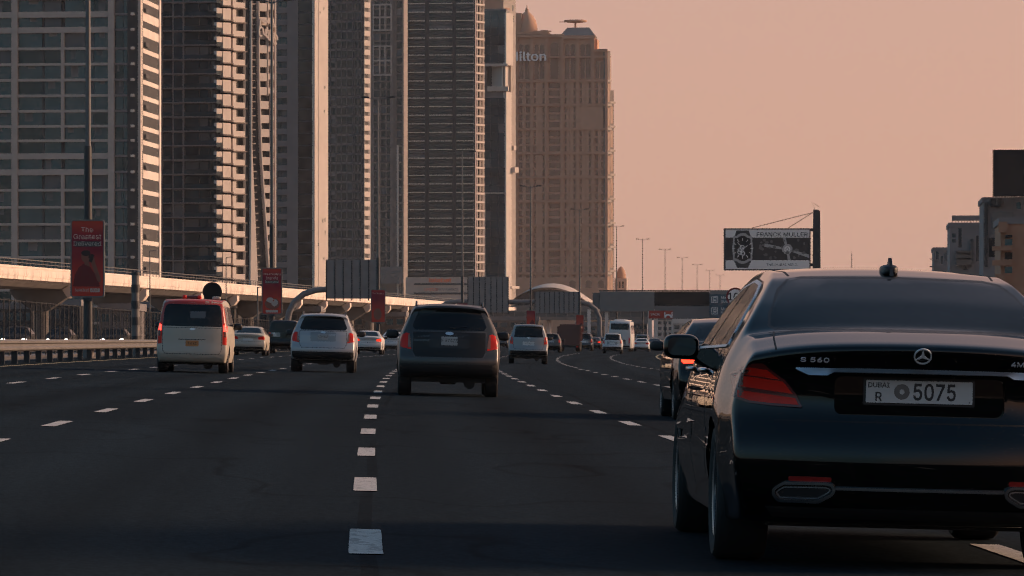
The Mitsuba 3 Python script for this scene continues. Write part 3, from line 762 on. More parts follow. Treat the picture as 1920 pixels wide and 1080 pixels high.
for k in range(-2, 23):
    y = 6 + 26.2 * k
    x0 = np.interp(y, [150, 285, 500, 640], [487.2, 491, 505, 513])
    if x0 < 506.5:
        put(f.t, 'panel', Mesh().box(L(x0) + .1, L(min(506.5, x0 + 15.5 if y > 180 else 500.5)), 0, 1.0, zz(495, y + 15), zz(495, y), f.fr).mesh(), 'stone_pale')
    for a, b in ((503.6, 508.3), (510.7, 515.3)):
        if y < 180 or a > 505:
            put(f.t, 'panel', Mesh().box(L(a), L(b), .1, 1.0, zz(505, y + 12), zz(505, y + 1), f.fr).mesh(), 'stone_pale')
            f.pane(L(a), L(b), zz(505, y + 25), zz(505, y + 13), 'tower_glass_warm', 'window', .1, .8)
    xb = np.interp(y, [-60, 280, 640], [475, 475.5, 491])
    put(f.t, 'slab_end', Mesh().box(L(xb), L(xb + 5), .2, 1.0, zz(478, y + 2.2), zz(478, y), f.fr).box(L(xb), L(xb + 4), .2, 1.0, zz(478, y + 14.5), zz(478, y + 13), f.fr).mesh(), 'stone_beige')
m = Mesh()
def swirl(cx, cy, rx, ry, a0, a1, w=1.1):
    an = np.radians(np.linspace(a0, a1, 14))
    return shapely.LineString([(L(cx + rx * math.cos(q)), zz(cx, cy - ry * math.sin(q))) for q in an]).buffer(w * .14 * 1.4)
for q in ((489, 44, 4, 9, 40, 250), (494, 54, 4, 12, 180, 370), (498, 58, 3, 12, 170, 360), (502, 64, 3, 11, 200, 400), (507, 66, 4, 13, 180, 380), (513, 74, 4, 9, 0, 300), (494, 40, 5, 2, 0, 360), (509, 48, 4, 2, 0, 360), (486, 60, 3, 8, 90, 300)):
    m.poly(swirl(*q), .3, lambda v: f.fr(v + [0, -.55, 0]))
put(f.t, 'raised_lettering', m.mesh(), 'stone_pale')

# --- fourth tower: grey with a tall sunlit strip
f = tower('striped_tower', 'grey tower with one tall smooth sunlit strip beside dark glass', 590, 1262)
L, Z = f.lx, f.z; zt = Z(-60)
put(f.t, 'core', Mesh().box(L(517), L(590), .8, 22, -3, zt, f.fr).mesh(), 'wall_dark')
put(f.t, 'pier', Mesh().box(L(538), L(558.5), 0, .85, -3, zt, f.fr).box(L(517), L(520), 0, .85, -3, zt, f.fr).box(L(588.5), L(590), -.1, .85, -3, zt, f.fr).mesh(), 'wall_grey')
for k in range(-3, 28):
    y = 8 + 22.75 * k
    put(f.t, 'spandrel', Mesh().box(L(520) + .01, L(538) - .01, -.25, .83, Z(y + 16), Z(y + 5.5), f.fr).mesh(), 'wall_grey')
    f.pane(L(520.5), L(527), Z(y + 5.6), Z(y - 6.5), glassy(rt, p=.2), depth=.1, y=.6)
    f.pane(L(527.6), L(537.5), Z(y + 5.6), Z(y - 6.5), 'curtain_glass' if rt.random() < .6 else 'tower_glass', depth=.1, y=.6)
    f.pane(L(559), L(588), Z(y + 13.5), Z(y - 8.3), 'tower_glass_warm', depth=.1, y=.45 + rt.uniform(0, .1))
    put(f.t, 'slab_edge', Mesh().box(L(558.6), L(588.4), .35, .82, Z(y - 7.2), Z(y - 9.3), f.fr).mesh(), 'frame_dark')
S = Facade(f.t, *f.pt(590), .115 - math.radians(58))
for a, b, n in ((0, S.lx(597.3), 0), (S.lx(597.9), S.lx(609.3), -.05), (S.lx(609.9), S.lx(615.5), .05)):
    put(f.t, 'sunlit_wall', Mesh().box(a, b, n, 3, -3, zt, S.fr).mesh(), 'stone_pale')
for (px, py, h) in ((606, 12, 5), (607.5, 160, 6), (607, 205, 5), (604, 410, 7), (608, 408, 7), (608.5, 432, 7), (596, 455, 6), (606, 482, 5), (599, 20, 4)):
    S.pane(S.lx(px), S.lx(px + 1.6), Z(py + h), Z(py), 'frame_dark', 'vent', .1, -.12)

# --- fifth tower: brown glass with a column of small lit balconies
f = tower('brown_glass_tower', 'brown grey tower with a column of small square sunlit balconies at its edge', 682, 1620)
L, Z = f.lx, f.z; zt = Z(-50)
put(f.t, 'core', Mesh().box(L(612), L(683), .8, 22, -3, zt, f.fr).mesh(), 'wall_grey')
m = Mesh()
for px in (613, 619.5, 630, 640, 650, 661, 664.5, 671, 678, 682): m.box(L(px) - .22, L(px) + .22, 0, .85, -3, zt, f.fr)
put(f.t, 'mullion', m.mesh(), 'mullion_dark')
for k in range(-2, 36):
    y = 4 + 17.75 * k
    for a, b in ((613, 630), (630, 650), (650, 664), (664.5, 678)):
        f.pane(L(a) + .25, L(b) - .25, Z(y + 15.5), Z(y + (2.0 if a > 613 or k % 2 else 6)), glassy(rt, 'tower_glass_warm', p=.05), depth=.1, y=.45 + rt.uniform(0, .18))
S = Facade(f.t, *f.pt(682), .115 - math.radians(55))
put(f.t, 'side_core', Mesh().box(0, S.lx(697), 1.6, 6, -3, zt, S.fr).mesh(), 'wall_dark')
for k in range(-2, 36):
    y = 4 + 17.75 * k
    put(f.t, 'balcony', Mesh().box(S.lx(683), S.lx(693.8), 0, 2, Z(y + 10), Z(y), S.fr).mesh(), 'stone_pale')

# --- sixth tower: hazy brown with tall grouped windows
f = tower('brown_tower', 'hazy brown tower with large pale framed window groups and thin lit edges', 757, 1930)
L, Z = f.lx, f.z; zt = Z(-40)
put(f.t, 'core', Mesh().box(L(690), L(757), .8, 30, -3, zt, f.fr).mesh(), 'stone_taupe')
m = Mesh()
for px, w_ in ((697, .9), (735, .8), (741, .3), (755, .4), (713, .25), (724, .25)): m.box(L(px) - w_, L(px) + w_, -.2, .82, -3, zt, f.fr)
put(f.t, 'pier', m.mesh(), 'stone_taupe')
for k in range(-2, 33):
    y = 2 + 15.2 * k
    for a, b in ((700, 712), (714, 723), (725, 733), (744, 753)):
        f.pane(L(a), L(b), Z(y + 12), Z(y), glassy(rt, 'tower_glass_warm', p=.12), depth=.1, y=.5)
for y0, y1 in ((8, 56), (86, 140)):
    for a, b in ((699, 701), (711, 713), (721, 723), (732.5, 735)): put(f.t, 'frame', Mesh().box(L(a), L(b), -.6, -.21, Z(y1), Z(y0), f.fr).mesh(), 'stone_beige')
    for y in (y0, (y0 + y1) / 2, y1): put(f.t, 'frame', Mesh().box(L(699), L(735), -.7, -.61, Z(y + 2), Z(y - 1), f.fr).mesh(), 'stone_beige')
S = Facade(f.t, *f.pt(757), .115 - math.radians(50))
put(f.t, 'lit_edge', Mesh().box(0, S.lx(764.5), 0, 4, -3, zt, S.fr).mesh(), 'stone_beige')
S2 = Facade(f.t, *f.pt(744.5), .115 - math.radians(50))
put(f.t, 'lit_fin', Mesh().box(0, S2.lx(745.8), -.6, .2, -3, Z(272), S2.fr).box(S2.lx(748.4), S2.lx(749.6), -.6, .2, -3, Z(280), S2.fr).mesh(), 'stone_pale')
put(f.t, 'lattice_base', Mesh().box(L(715), L(757), -2.0, -.8, Z(532), Z(500), f.fr).mesh(), 'wall_grey')
m = Mesh()
for a, b in (((717, 530), (735, 502)), ((719, 504), (748, 529)), ((734, 530), (756, 504)), ((744, 503), (752, 530)), ((716, 516), (756, 509))):
    m.tube([f.fr(np.array([[L(p[0]), -2.2, Z(p[1])]]))[0] for p in (a, b)], .22, 5)
put(f.t, 'lattice', m.mesh(), 'sign_grey')

# --- seventh tower: dark with pale horizontal lines and a gridded sunlit right face
f = tower('dark_striped_tower', 'dark tower with pale horizontal lines in three columns and a sunlit gridded side', 890.5, 1700)
L, Z = f.lx, f.z; zt = Z(-40)
put(f.t, 'core', Mesh().box(L(764.5), L(890.5), .6, 16, -3, zt, f.fr).mesh(), 'wall_dark')
m = Mesh()
for a, b in ((764.5, 766), (797, 804.5), (848, 855.5), (888.5, 890.5)): m.box(L(a), L(b), 0, .62, -3, zt, f.fr)
put(f.t, 'pier', m.mesh(), 'wall_dark')
for k in range(-2, 38):
    y = 6 + 16.12 * k
    for a, b in ((766, 797), (804.5, 848), (855.5, 888.5)):
        x0, x1 = L(a), L(b)
        f.pane(x0 + .05, x1 - .05, Z(y + 15.2), Z(y + .8), glassy(rt, 'tower_glass_warm', p=.03), depth=.1, y=.3)
        put(f.t, 'sill', Mesh().box(x0 + .02, x1 - .02, -.55, .28, Z(y + .75), Z(y - .75), f.fr).mesh(), 'stone_pale')
        put(f.t, 'spandrel', Mesh().box(x0 + .02, x1 - .02, .1, .29, Z(y + 9), Z(y + 5.8), f.fr).mesh(), 'frame_dark')
S = Facade(f.t, *f.pt(890.5), .115 - math.radians(60)); e = S.lx(907)
put(f.t, 'side_core', Mesh().box(0, e, .9, 8, -3, zt, S.fr).mesh(), 'stone_beige')
m = Mesh()
for q in (0.0, .26, .63, .97): m.box(e * q, e * (q + .06), -.1, .92, -3, zt, S.fr)
put(f.t, 'side_pier', m.mesh(), 'stone_pale')
for k in range(-2, 38):
    y = 6 + 16.12 * k
    put(f.t, 'side_band', Mesh().box(.02, e * 1.03, -.35, .9, Z(y + 3.6), Z(y + .4), S.fr).mesh(), 'stone_pale')
    S.pane(e * .34, e * .62, Z(y + 15.5), Z(y + 4.5), 'tower_glass_warm', 'window', .1, .7)
    S.pane(e * .70, e * .95, Z(y + 15.5), Z(y + 4.5), 'tower_glass_warm', 'window', .1, .7)

# --- eighth tower: blue grey glass shaft with a framed opening, pale right side
f = tower('glass_shaft_tower', 'blue grey glass tower with a framed square opening and a pale right side', 949, 1840)
L, Z = f.lx, f.z; zt = Z(16)
put(f.t, 'core', Mesh().box(L(904), L(949), .7, 18, -3, Z(163), f.fr).box(L(904), L(949), .7, 18, Z(123), zt, f.fr).box(L(904), L(911), .7, 18, Z(163), Z(123), f.fr).box(L(904), L(949), 9, 18, Z(163), Z(123), f.fr).mesh(), 'wall_grey')
for k in range(-1, 38):
    y = 3 + 16.4 * k
    for a, b in ((905, 919), (919.6, 934), (934.6, 948.5)):
        if y < 14 or 108 < y < 172: continue
        f.pane(L(a), L(b), Z(y + 16.0), Z(y), 'tower_glass' if rt.random() < .95 else 'curtain_glass', depth=.1, y=.3 + rt.uniform(0, .1))
m = Mesh()
m.box(L(908), L(952), -.8, 1.0, Z(124), Z(119.5), f.fr).box(L(906), L(909), -.8, 1.0, Z(200), Z(119), f.fr).box(L(914), L(953), -1.2, 4, Z(171), Z(162), f.fr)
put(f.t, 'opening_frame', m.mesh(), 'stone_beige')
put(f.t, 'opening_column', Mesh().box(L(941), L(943.2), 0, 2, Z(162), Z(124), f.fr).box(L(946), L(948), 0, 2, Z(162), Z(124), f.fr).mesh(), 'stone_pale')
put(f.t, 'frame_band', Mesh().box(L(908), L(949), -.4, .28, Z(363.2), Z(360.8), f.fr).box(L(908), L(910), -.4, .28, -3, Z(363.3), f.fr).mesh(), 'stone_beige')
S = Facade(f.t, *f.pt(949), .115 - math.radians(60)); e = S.lx(963.5)
put(f.t, 'side_wall', Mesh().box(0, e * .70, 0, 8, -3, Z(172), S.fr).box(0, e * .9, 0, 8, Z(122), Z(24), S.fr).box(e * .2, e * .8, 1.5, 8, Z(171), Z(123), S.fr).mesh(), 'stone_pale')
put(f.t, 'side_fin', Mesh().box(e * .78, e * 1.0, .6, 5, -3, Z(36), S.fr).mesh(), 'stone_beige')
put(f.t, 'side_box', Mesh().box(e * .75, e * 1.25, -1.5, 2, Z(323), Z(313), S.fr).box(e * .6, e * 1.6, -.5, 3, Z(541), Z(536), S.fr).box(e * .86, e * 1.15, -.6, 2, Z(280), Z(272), S.fr).mesh(), 'stone_pale')
# a pale block showing above it
f = tower('pale_tower', 'pale tower block just showing above the blue grey glass tower', 944, 2080)
L, Z = f.lx, f.z
put(f.t, 'wall', Mesh().box(L(903), L(944), 0, 20, -3, Z(-40), f.fr).mesh(), 'stone_brown')
S = Facade(f.t, *f.pt(944), .115 - math.radians(55)); e = S.lx(967)
put(f.t, 'side_wall', Mesh().box(0, e, 0, 8, -3, Z(-40), S.fr).mesh(), 'stone_beige')
for y in (-12, 10, 30): S.pane(e * .70, e * .86, Z(y + 10), Z(y - 2), 'frame_dark', 'window', .1, -.08)
for y in (-20, 4, 26): S.pane(e * .1, e * .5, Z(y + 14), Z(y + 10), 'stone_brown', 'band', .1, -.08)

# --- the hotel
f = tower('hotel', 'massive brown hotel with a dome, a disc on its roof and pale letters high up', 1137, 2250)
L, Z = f.lx, f.z
put(f.t, 'core', Mesh().box(L(950), L(1137), 1.0, 40, -3, Z(95), f.fr).box(L(962), L(1112), 1.0, 40, Z(95.1), Z(66), f.fr).mesh(), 'stone_brown')
cols = [955, 968, 997, 1024.5, 1054, 1083, 1111.5, 1137]; m = Mesh()
for px in cols[1:]: m.box(L(px) - .75, L(px) + .75, -.2, 1.0, -3, Z(95 if px > 1112 else 66), f.fr)
put(f.t, 'pilaster', m.mesh(), 'stone_brown')
belts = [151 + 45.2 * k for k in range(0, 11)]
for y in [106] + belts:
    put(f.t, 'belt', Mesh().box(L(955), L(1137), -.55, .98, Z(y + 2.0), Z(y - 1.6), f.fr).mesh(), 'stone_brown')
put(f.t, 'cornice', Mesh().box(L(960), L(1056), -.9, .9, Z(69), Z(63.5), f.fr).box(L(1054), L(1116), -.9, .9, Z(72), Z(66), f.fr).box(L(1110), L(1139), -.9, .9, Z(97), Z(92), f.fr).mesh(), 'stone_brown')
for j in range(7):
    a, b = cols[j], cols[j + 1]
    for y in belts[:-1]:
        if j == 6 and 190 < y < 200: continue
        for k in range(3):
            ya = y + 3 + k * 14.0
            f.pane(L(a + 5), L(b - 5), Z(ya + 10.5), Z(ya + 1), 'hotel_glass', 'window', .15, .72)
        if j != 3:
            n = 3 if j in (2, 4, 5) else 2
            mm = Mesh()
            for q in range(1, n): 
                x = L(a + 4) + (L(b - 4) - L(a + 4)) * q / n; mm.box(x - .9, x + .9, .3, .71, Z(y + 43), Z(y + 2), f.fr)
            put(f.t, 'mullion', mm.mesh(), 'stone_brown')
    top = 78 if j < 6 else 110
    for q in ((.18, .46), (.54, .82)) if j != 3 else ((.25, .75),):
        x0, x1 = L(a + (b - a) * q[0]), L(a + (b - a) * q[1]); zz0, zz1 = Z(147), Z(top + 8); r_ = (x1 - x0) / 2
        if x0 > L(960):
            put(f.t, 'arched_window', Mesh().poly(shapely.box(x0, zz0, x1, zz1).union(Point((x0 + x1) / 2, zz1).buffer(r_, 8)), .15, lambda v: f.fr(v + [0, .98, 0])).mesh(), 'hotel_glass')
put(f.t, 'blank_panel', Mesh().box(L(1085), L(1131), -.1, .9, Z(240), Z(200), f.fr).mesh(), 'stone_brown')
put(f.t, 'base_arcade', Mesh().box(L(963), L(1140), -2, .9, -3, Z(520), f.fr).mesh(), 'stone_brown')
for px in (1074, 1104, 1127):
    x = L(px); put(f.t, 'arched_window', Mesh().poly(shapely.box(x - 1.5, Z(540), x + 1.5, Z(531)).union(Point(x, Z(531)).buffer(1.5, 8)), .15, lambda v: f.fr(v + [0, -1.98, 0])).mesh(), 'hotel_glass')
put(f.t, 'lettering', Mesh().text('Hilton', 4.5, 0, 0, lambda v: f.fr(v * [1.0, 1, 1] + [L(953.5), -.8, Z(113)]), .35, True, center=False, stretch=1.14).mesh(), 'letter_white')
# dome and finial at its left
dc = f.fr(np.array([[L(985.5), 9, 0]]))[0]; rad = (L(1006) - L(965)) / 2
prof = [(rad * 1.02, Z(63)), (rad * 1.02, Z(57)), (rad * .97, Z(55)), (rad * .95, Z(46)), (rad * .82, Z(35)), (rad * .60, Z(27)), (rad * .34, Z(21)), (rad * .20, Z(18.5)), (rad * .16, Z(14)), (rad * .05, Z(11)), (rad * .03, Z(6)), (0.001, Z(5))]
dm = trimesh.creation.revolve(np.array([[r_, z_] for r_, z_ in prof]), sections=28); dm.apply_translation([dc[0], dc[1], 0])
put(f.t, 'dome', dm, 'stone_brown', 50)
put(f.t, 'dome_ledge', Mesh().box(L(962), L(1028), 2, 14, Z(62), Z(58), f.fr).box(L(998), L(1033), 3, 4, Z(58), Z(56), f.fr).box(L(962), L(977), 4, 12, Z(58), Z(22), f.fr).box(L(1012), L(1026), 4, 5, Z(58.1), Z(54.5), f.fr).mesh(), 'stone_brown')
put(f.t, 'battlement', Mesh().box(L(1029), L(1032), 1, 3, Z(66), Z(62), f.fr).box(L(1036), L(1040), 1, 3, Z(66), Z(64.6), f.fr).box(L(1043), L(1048), 1, 3, Z(66), Z(64.6), f.fr).mesh(), 'stone_brown')
q0, q1, q2, q3 = L(1050), L(1062), L(1103), L(1115); za, zb = Z(65.5), Z(49.5)
v = f.fr(np.array([[q0, 2, za], [q3, 2, za], [q3, 26, za], [q0, 26, za], [q1, 7, zb], [q2, 7, zb], [q2, 21, zb], [q1, 21, zb]]))
put(f.t, 'mansard_roof', trimesh.Trimesh(v, [[0, 1, 5], [0, 5, 4], [1, 2, 6], [1, 6, 5], [2, 3, 7], [2, 7, 6], [3, 0, 4], [3, 4, 7], [4, 5, 6], [4, 6, 7]], process=False), 'wall_grey')
pc = f.fr(np.array([[L(1076), 12, 0]]))[0]
put(f.t, 'roof_stem', Mesh().tube([[pc[0], pc[1], zb], [pc[0], pc[1], Z(37)]], .5, 10).mesh(), 'stone_brown', 40)
put(f.t, 'roof_disc', Mesh().tube([[pc[0], pc[1], Z(38.5)], [pc[0], pc[1], Z(37.6)], [pc[0], pc[1], Z(37.5)], [pc[0], pc[1], Z(34.5)]], [4.2, 5.5, 5.8, 5.8], 24).box(pc[0] - 8.2, pc[0] - 5, pc[1] - .4, pc[1] + .4, Z(38), Z(37)).mesh(), 'stone_brown')
put(f.t, 'shoulder', Mesh().box(L(1110), L(1119), 4, 20, Z(95), Z(72), f.fr).mesh(), 'stone_brown')
S = Facade(f.t, *f.pt(1137), .115 - math.radians(58))
for (a, b, d, ytop) in ((1137, 1144.5, 0, 95), (1144.6, 1155.5, 1.5, 168)):
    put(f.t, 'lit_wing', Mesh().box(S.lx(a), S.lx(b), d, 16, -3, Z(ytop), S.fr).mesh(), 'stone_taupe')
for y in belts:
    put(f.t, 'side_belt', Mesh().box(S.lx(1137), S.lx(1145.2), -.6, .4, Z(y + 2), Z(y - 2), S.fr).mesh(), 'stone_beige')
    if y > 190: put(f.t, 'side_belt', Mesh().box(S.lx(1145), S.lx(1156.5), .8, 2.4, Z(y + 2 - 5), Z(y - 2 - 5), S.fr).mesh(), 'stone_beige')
    S.pane(S.lx(1139), S.lx(1143), Z(y + 40), Z(y + 6), 'hotel_glass', 'side_window', .15, -.08)
    if y > 190: S.pane(S.lx(1147.5), S.lx(1153.5), Z(y + 34), Z(y + 2), 'hotel_glass', 'side_window', .15, 1.42)
# a small domed block beyond its foot
f = tower('domed_pavilion', 'small domed pale building at the right foot of the hotel', 1170, 2300)
L, Z = f.lx, f.z
put(f.t, 'wall', Mesh().box(L(1152), L(1175), 0, 14, -3, Z(522), f.fr).mesh(), 'stone_beige')
dc = f.fr(np.array([[L(1163), 7, 0]]))[0]; r_ = (L(1172) - L(1153)) / 2
dm = trimesh.creation.revolve(np.array([[r_, Z(523)], [r_ * .95, Z(514)], [r_ * .7, Z(506)], [r_ * .35, Z(501)], [.1, Z(499)]]), sections=20); dm.apply_translation([dc[0], dc[1], 0])
put(f.t, 'dome', dm, 'stone_brown', 50)
for px in (1156, 1162, 1168): f.pane(L(px - 1.5), L(px + 1.5), Z(540), Z(528), 'tower_glass_warm', 'window', .1, -.08)

# ---------------------------------------------------------------- low buildings
f = tower('sign_building', 'low pale building with an orange word and dark lettering between black bands', 877, 1270, 0.0)
labels[f.t]['category'] = 'building'
L, Z = f.lx, f.z
put(f.t, 'wall', Mesh().box(L(762), L(877), 0, 14, -3, Z(519.5), f.fr).mesh(), 'stone_beige')
put(f.t, 'band', Mesh().box(L(776), L(876), -.3, -.002, Z(534.5), Z(531), f.fr).mesh(), 'frame_dark')
put(f.t, 'band', Mesh().box(L(776), L(876), -.3, -.002, Z(552), Z(548.5), f.fr).mesh(), 'frame_dark')
put(f.t, 'lettering', Mesh().text('talabat', 1.18, L(825), Z(529), f.fr, .15, True, y=-.002, stretch=1.25).mesh(), 'letter_orange')
put(f.t, 'lettering', Mesh().text('UNION', .74, L(808), Z(545), f.fr, .12, y=-.002, stretch=1.1).mesh(), 'letter_orange')
put(f.t, 'lettering', Mesh().text('INSURANCE', .74, L(838), Z(545), f.fr, .12, y=-.002, stretch=1.1).mesh(), 'letter_grey')
# station shell
f = tower('station', 'railway station under a wide pale shell roof lit by the sun', 1028, 1420, .115); labels[f.t]['category'] = 'station'
L, Z = f.lx, f.z
hw = 73 * 1420 / F; v, fc = [], []
n1, n2 = 25, 13
for i in range(n1):
    u = i / (n1 - 1) * 2 - 1
    for j in range(n2):
        q = j / (n2 - 1)
        zz = Z(566) + (Z(530) - Z(566)) * max(0, 1 - abs(u) ** 2.1) * (1 - .25 * (2 * q - 1) ** 2)
        v.append([hw * u, 45 * q - 2 + 3 * u * u, zz])
for i in range(n1 - 1):
    for j in range(n2 - 1):
        a = i * n2 + j; fc += [[a, a + n2, a + 1], [a + 1, a + n2, a + n2 + 1]]
sh = trimesh.Trimesh(f.fr(np.array(v)), fc, process=False)
put(f.t, 'shell_roof', sh, 'stone_beige', True)
put(f.t, 'front_wall', Mesh().poly(Polygon([(hw * u, Z(566) + (Z(530) - Z(566)) * max(0, 1 - abs(u) ** 2.1) * .72 - .4) for u in np.linspace(-.97, .97, 21)] + [(hw * .97, Z(580)), (-hw * .97, Z(580))]), .5, lambda v: f.fr(v + [0, 4, 0])).mesh(), 'wall_grey')
put(f.t, 'platform', Mesh().box(-hw * 1.1, hw * 1.2, 0, 40, Z(588), Z(574), f.fr).mesh(), 'concrete_dark')
for i in range(10): f.pane(-hw * .8 + i * hw * .16, -hw * .8 + i * hw * .16 + hw * .13, Z(572), Z(560), 'tower_glass', 'window', .1, 3.3)

def low_building(label, px0, px1, ytop, Y, mk, mk2='tower_glass', rows=3, n=4, roof='wall_grey', depth=18):
    t = thing('low_building', label, 'building'); a, _, z1 = at(px0, ytop, Y); b = at(px1, 0, Y)[0]
    f = Facade(t, a, Y, .05); w_ = b - a
    put(t, 'wall', Mesh().box(0, w_, 0, depth, -3, z1, f.fr).mesh(), mk)
    put(t, 'parapet', Mesh().box(-.2, w_ + .2, -.25, .0, z1 - .7, z1 + .4, f.fr).box(w_, w_ + .25, -.25, depth, z1 - .7, z1 + .4, f.fr).mesh(), roof)
    hh = (z1 - 1.5) / rows
    for r_ in range(rows):
        for i in range(n):
            x0 = w_ * (i + .18) / n; x1 = w_ * (i + .82) / n; za = .8 + r_ * hh + hh * .2
            f.pane(x0, x1, za, za + hh * .55, glassy(rt, mk2, p=.25), 'window', .12, -.06)
            if w_ / n > 3.5: put(t, 'sill', Mesh().box(x0 - .15, x1 + .15, -.3, -.062, za - .22, za - .02, f.fr).mesh(), roof)
    return f


low_building('dark low block behind the fence at the far left', -40, 62, 572, 760, 'wall_dark', rows=2, n=6)  # shade under the viaduct is put into the dark walls of these blocks
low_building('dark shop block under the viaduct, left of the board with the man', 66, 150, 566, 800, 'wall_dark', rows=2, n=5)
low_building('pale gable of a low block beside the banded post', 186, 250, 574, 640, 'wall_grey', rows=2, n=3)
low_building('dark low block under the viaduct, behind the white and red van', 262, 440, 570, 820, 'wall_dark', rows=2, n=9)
low_building('brown low block under the viaduct, behind the board showing food', 446, 600, 578, 900, 'low_wall', rows=2, n=8)
low_building('brown low block behind the two white sedans', 604, 760, 588, 1050, 'low_wall', rows=2, n=8)
low_building('dull brown block behind the silver off road car', 880, 1010, 596, 1180, 'low_wall', rows=2, n=7)
low_building('small sandy building lit from the right, beyond the toll sign posts', 1262, 1305, 601, 1050, 'stone_beige', rows=2, n=3, roof='stone_pale')
low_building('low brown building at the left of the white coach', 1080, 1132, 606, 1150, 'low_wall', rows=2, n=4)
low_building('low hazy brown building between the white coach and the toll sign', 1186, 1214, 602, 1180, 'low_wall', rows=2, n=3)
low_building('sandy wall building behind the black mirror of the sedan', 1232, 1262, 596, 1500, 'stone_beige', rows=3, n=3)
low_building('pale low building just left of the dark sedan in the right lane', 1306, 1350, 607, 950, 'stone_beige', rows=2, n=3)

# right hand buildings
def lit_block(label, px0, px1, yt, Y, mk, wins, roofmk='wall_grey', depth=22):
    t = thing('apartment_block', label, 'building'); a, _, z1 = at(px0, yt, Y); b = at(px1, 0, Y)[0]
    f = Facade(t, a, Y, .115)
    put(t, 'wall', Mesh().box(0, f.lx(px1), 0, depth, -3, z1, f.fr).mesh(), mk)
    put(t, 'parapet', Mesh().box(-.15, f.lx(px1) + .15, -.2, 0, z1 - .5, z1 + .25, f.fr).box(-.2, 0, 0, depth, z1 - .5, z1 + .25, f.fr).mesh(), roofmk)
    for (x0, x1, y0, y1, m_, nm, pr) in wins:
        if pr < 0: put(t, nm, Mesh().box(f.lx(x0), f.lx(x1), pr, -.002, f.z(y1), f.z(y0), f.fr).mesh(), m_)
        else: f.pane(f.lx(x0), f.lx(x1), f.z(y1), f.z(y0), m_, nm, .1, -.06)
    return f


f = lit_block('brownish grey block with a slatted roof screen, right of the sedan aerial', 1781, 1844, 420, 760, 'wall_grey',
              [(1785, 1792, 438, 445, 'tower_glass', 'window', 0), (1785, 1792, 448, 455, 'tower_glass', 'window', 0), (1797, 1803, 428, 464, 'tower_glass', 'window', 0), (1820, 1825, 448, 490, 'frame_dark', 'balcony', -.8), (1830, 1835, 442, 490, 'tower_glass', 'window', 0), (1793, 1822, 470, 474, 'low_wall', 'balcony', -1.2), (1793, 1822, 478, 484, 'low_wall', 'balcony', -1.2), (1793, 1822, 487, 498, 'low_wall', 'balcony', -1.2), (1806, 1814, 497, 506, 'tower_glass', 'window', 0)])
t = f.t
put(t, 'roof_screen', Mesh().box(f.lx(1785), f.lx(1843), .1, .5, f.z(414), f.z(404), f.fr).mesh(), 'wall_grey')
for i in range(11): put(t, 'screen_post', Mesh().box(f.lx(1786 + i * 5.6), f.lx(1787 + i * 5.6), .15, .45, f.z(420), f.z(414), f.fr).mesh(), 'steel_grey')
lit_block('small grey block with a balcony rail left of the slatted screen', 1751, 1779, 466, 900, 'wall_grey', [(1755, 1760, 472, 486, 'tower_glass', 'window', 0), (1764, 1768, 480, 495, 'tower_glass', 'window', 0), (1743, 1752, 485, 486.5, 'steel_grey', 'balcony', -1.5), (1743, 1752, 499, 501, 'steel_grey', 'balcony', -1.5), (1771, 1776, 474, 490, 'curtain_glass', 'window', 0)])
f = lit_block('tall dark grey block under the black roof hoarding', 1844, 1990, 373, 640, 'wall_grey', [(1846, 1852, 380, 500, 'wall_dark', 'shaft', -.5), (1857, 1878, 372, 388, 'wall_dark', 'roof_plant', -.6), (1854, 1872, 446, 482, 'sign_black', 'opening', -.1), (1906, 1914, 379, 392, 'tower_glass', 'window', 0), (1860, 1900, 398, 440, 'steel_grey', 'cladding', -.25)])
lit_block('orange brown block with balconies at the right edge of the frame', 1876, 1996, 412, 520, 'wall_orange', [(1860, 1896, 462, 470, 'wall_orange', 'balcony', -1.6), (1860, 1896, 488, 498, 'wall_orange', 'balcony', -1.6), (1885, 1897, 441, 446, 'sign_black', 'awning', -1.2), (1884, 1898, 473, 486, 'sign_black', 'window', 0), (1884, 1898, 448, 460, 'tower_glass', 'window', 0), (1872, 1888, 416, 436, 'wall_orange', 'balcony', -1.0), (1884, 1898, 500, 512, 'tower_glass', 'window', 0), (1866, 1884, 514, 526, 'wall_orange', 'balcony', -1.6)])
Y = 636
t = thing('roof_hoarding', 'large black hoarding standing on a roof at the top right', 'hoarding')
a, _, z1 = at(1863, 281, Y); b, _, z0 = at(1990, 369, Y); fr = frame(a, Y, 0, .115)
put(t, 'panel', Mesh().box(0, b - a, 0, .5, z0, z1, fr).mesh(), 'sign_black')
put(t, 'edge', Mesh().box(-.12, -.005, -.05, .6, z0, z1, fr).mesh(), 'stone_brown')
for i in range(8): put(t, 'leg', Mesh().box(.4 + i * 1.2, .55 + i * 1.2, .2, .4, z0 - 1.2, z0, fr).mesh(), 'galvanised')
# haze over the whole place
scene['air'] = {'type': 'homogeneous', 'albedo': {'type': 'rgb', 'value': [.88, .92, .95]}, 'sigma_t': {'type': 'rgb', 'value': [3.5e-5, 3.5e-5, 3.5e-5]}, 'phase': {'type': 'isotropic'}}
scene['haze'] = {'type': 'cube', 'to_world': T().translate([500, 4400, 88]).scale([5400, 4700, 91]), 'bsdf': {'type': 'null'}, 'interior': {'type': 'ref', 'id': 'air'}}
labels['haze'] = {'kind': 'stuff', 'label': 'warm dusty haze over the road and city'}
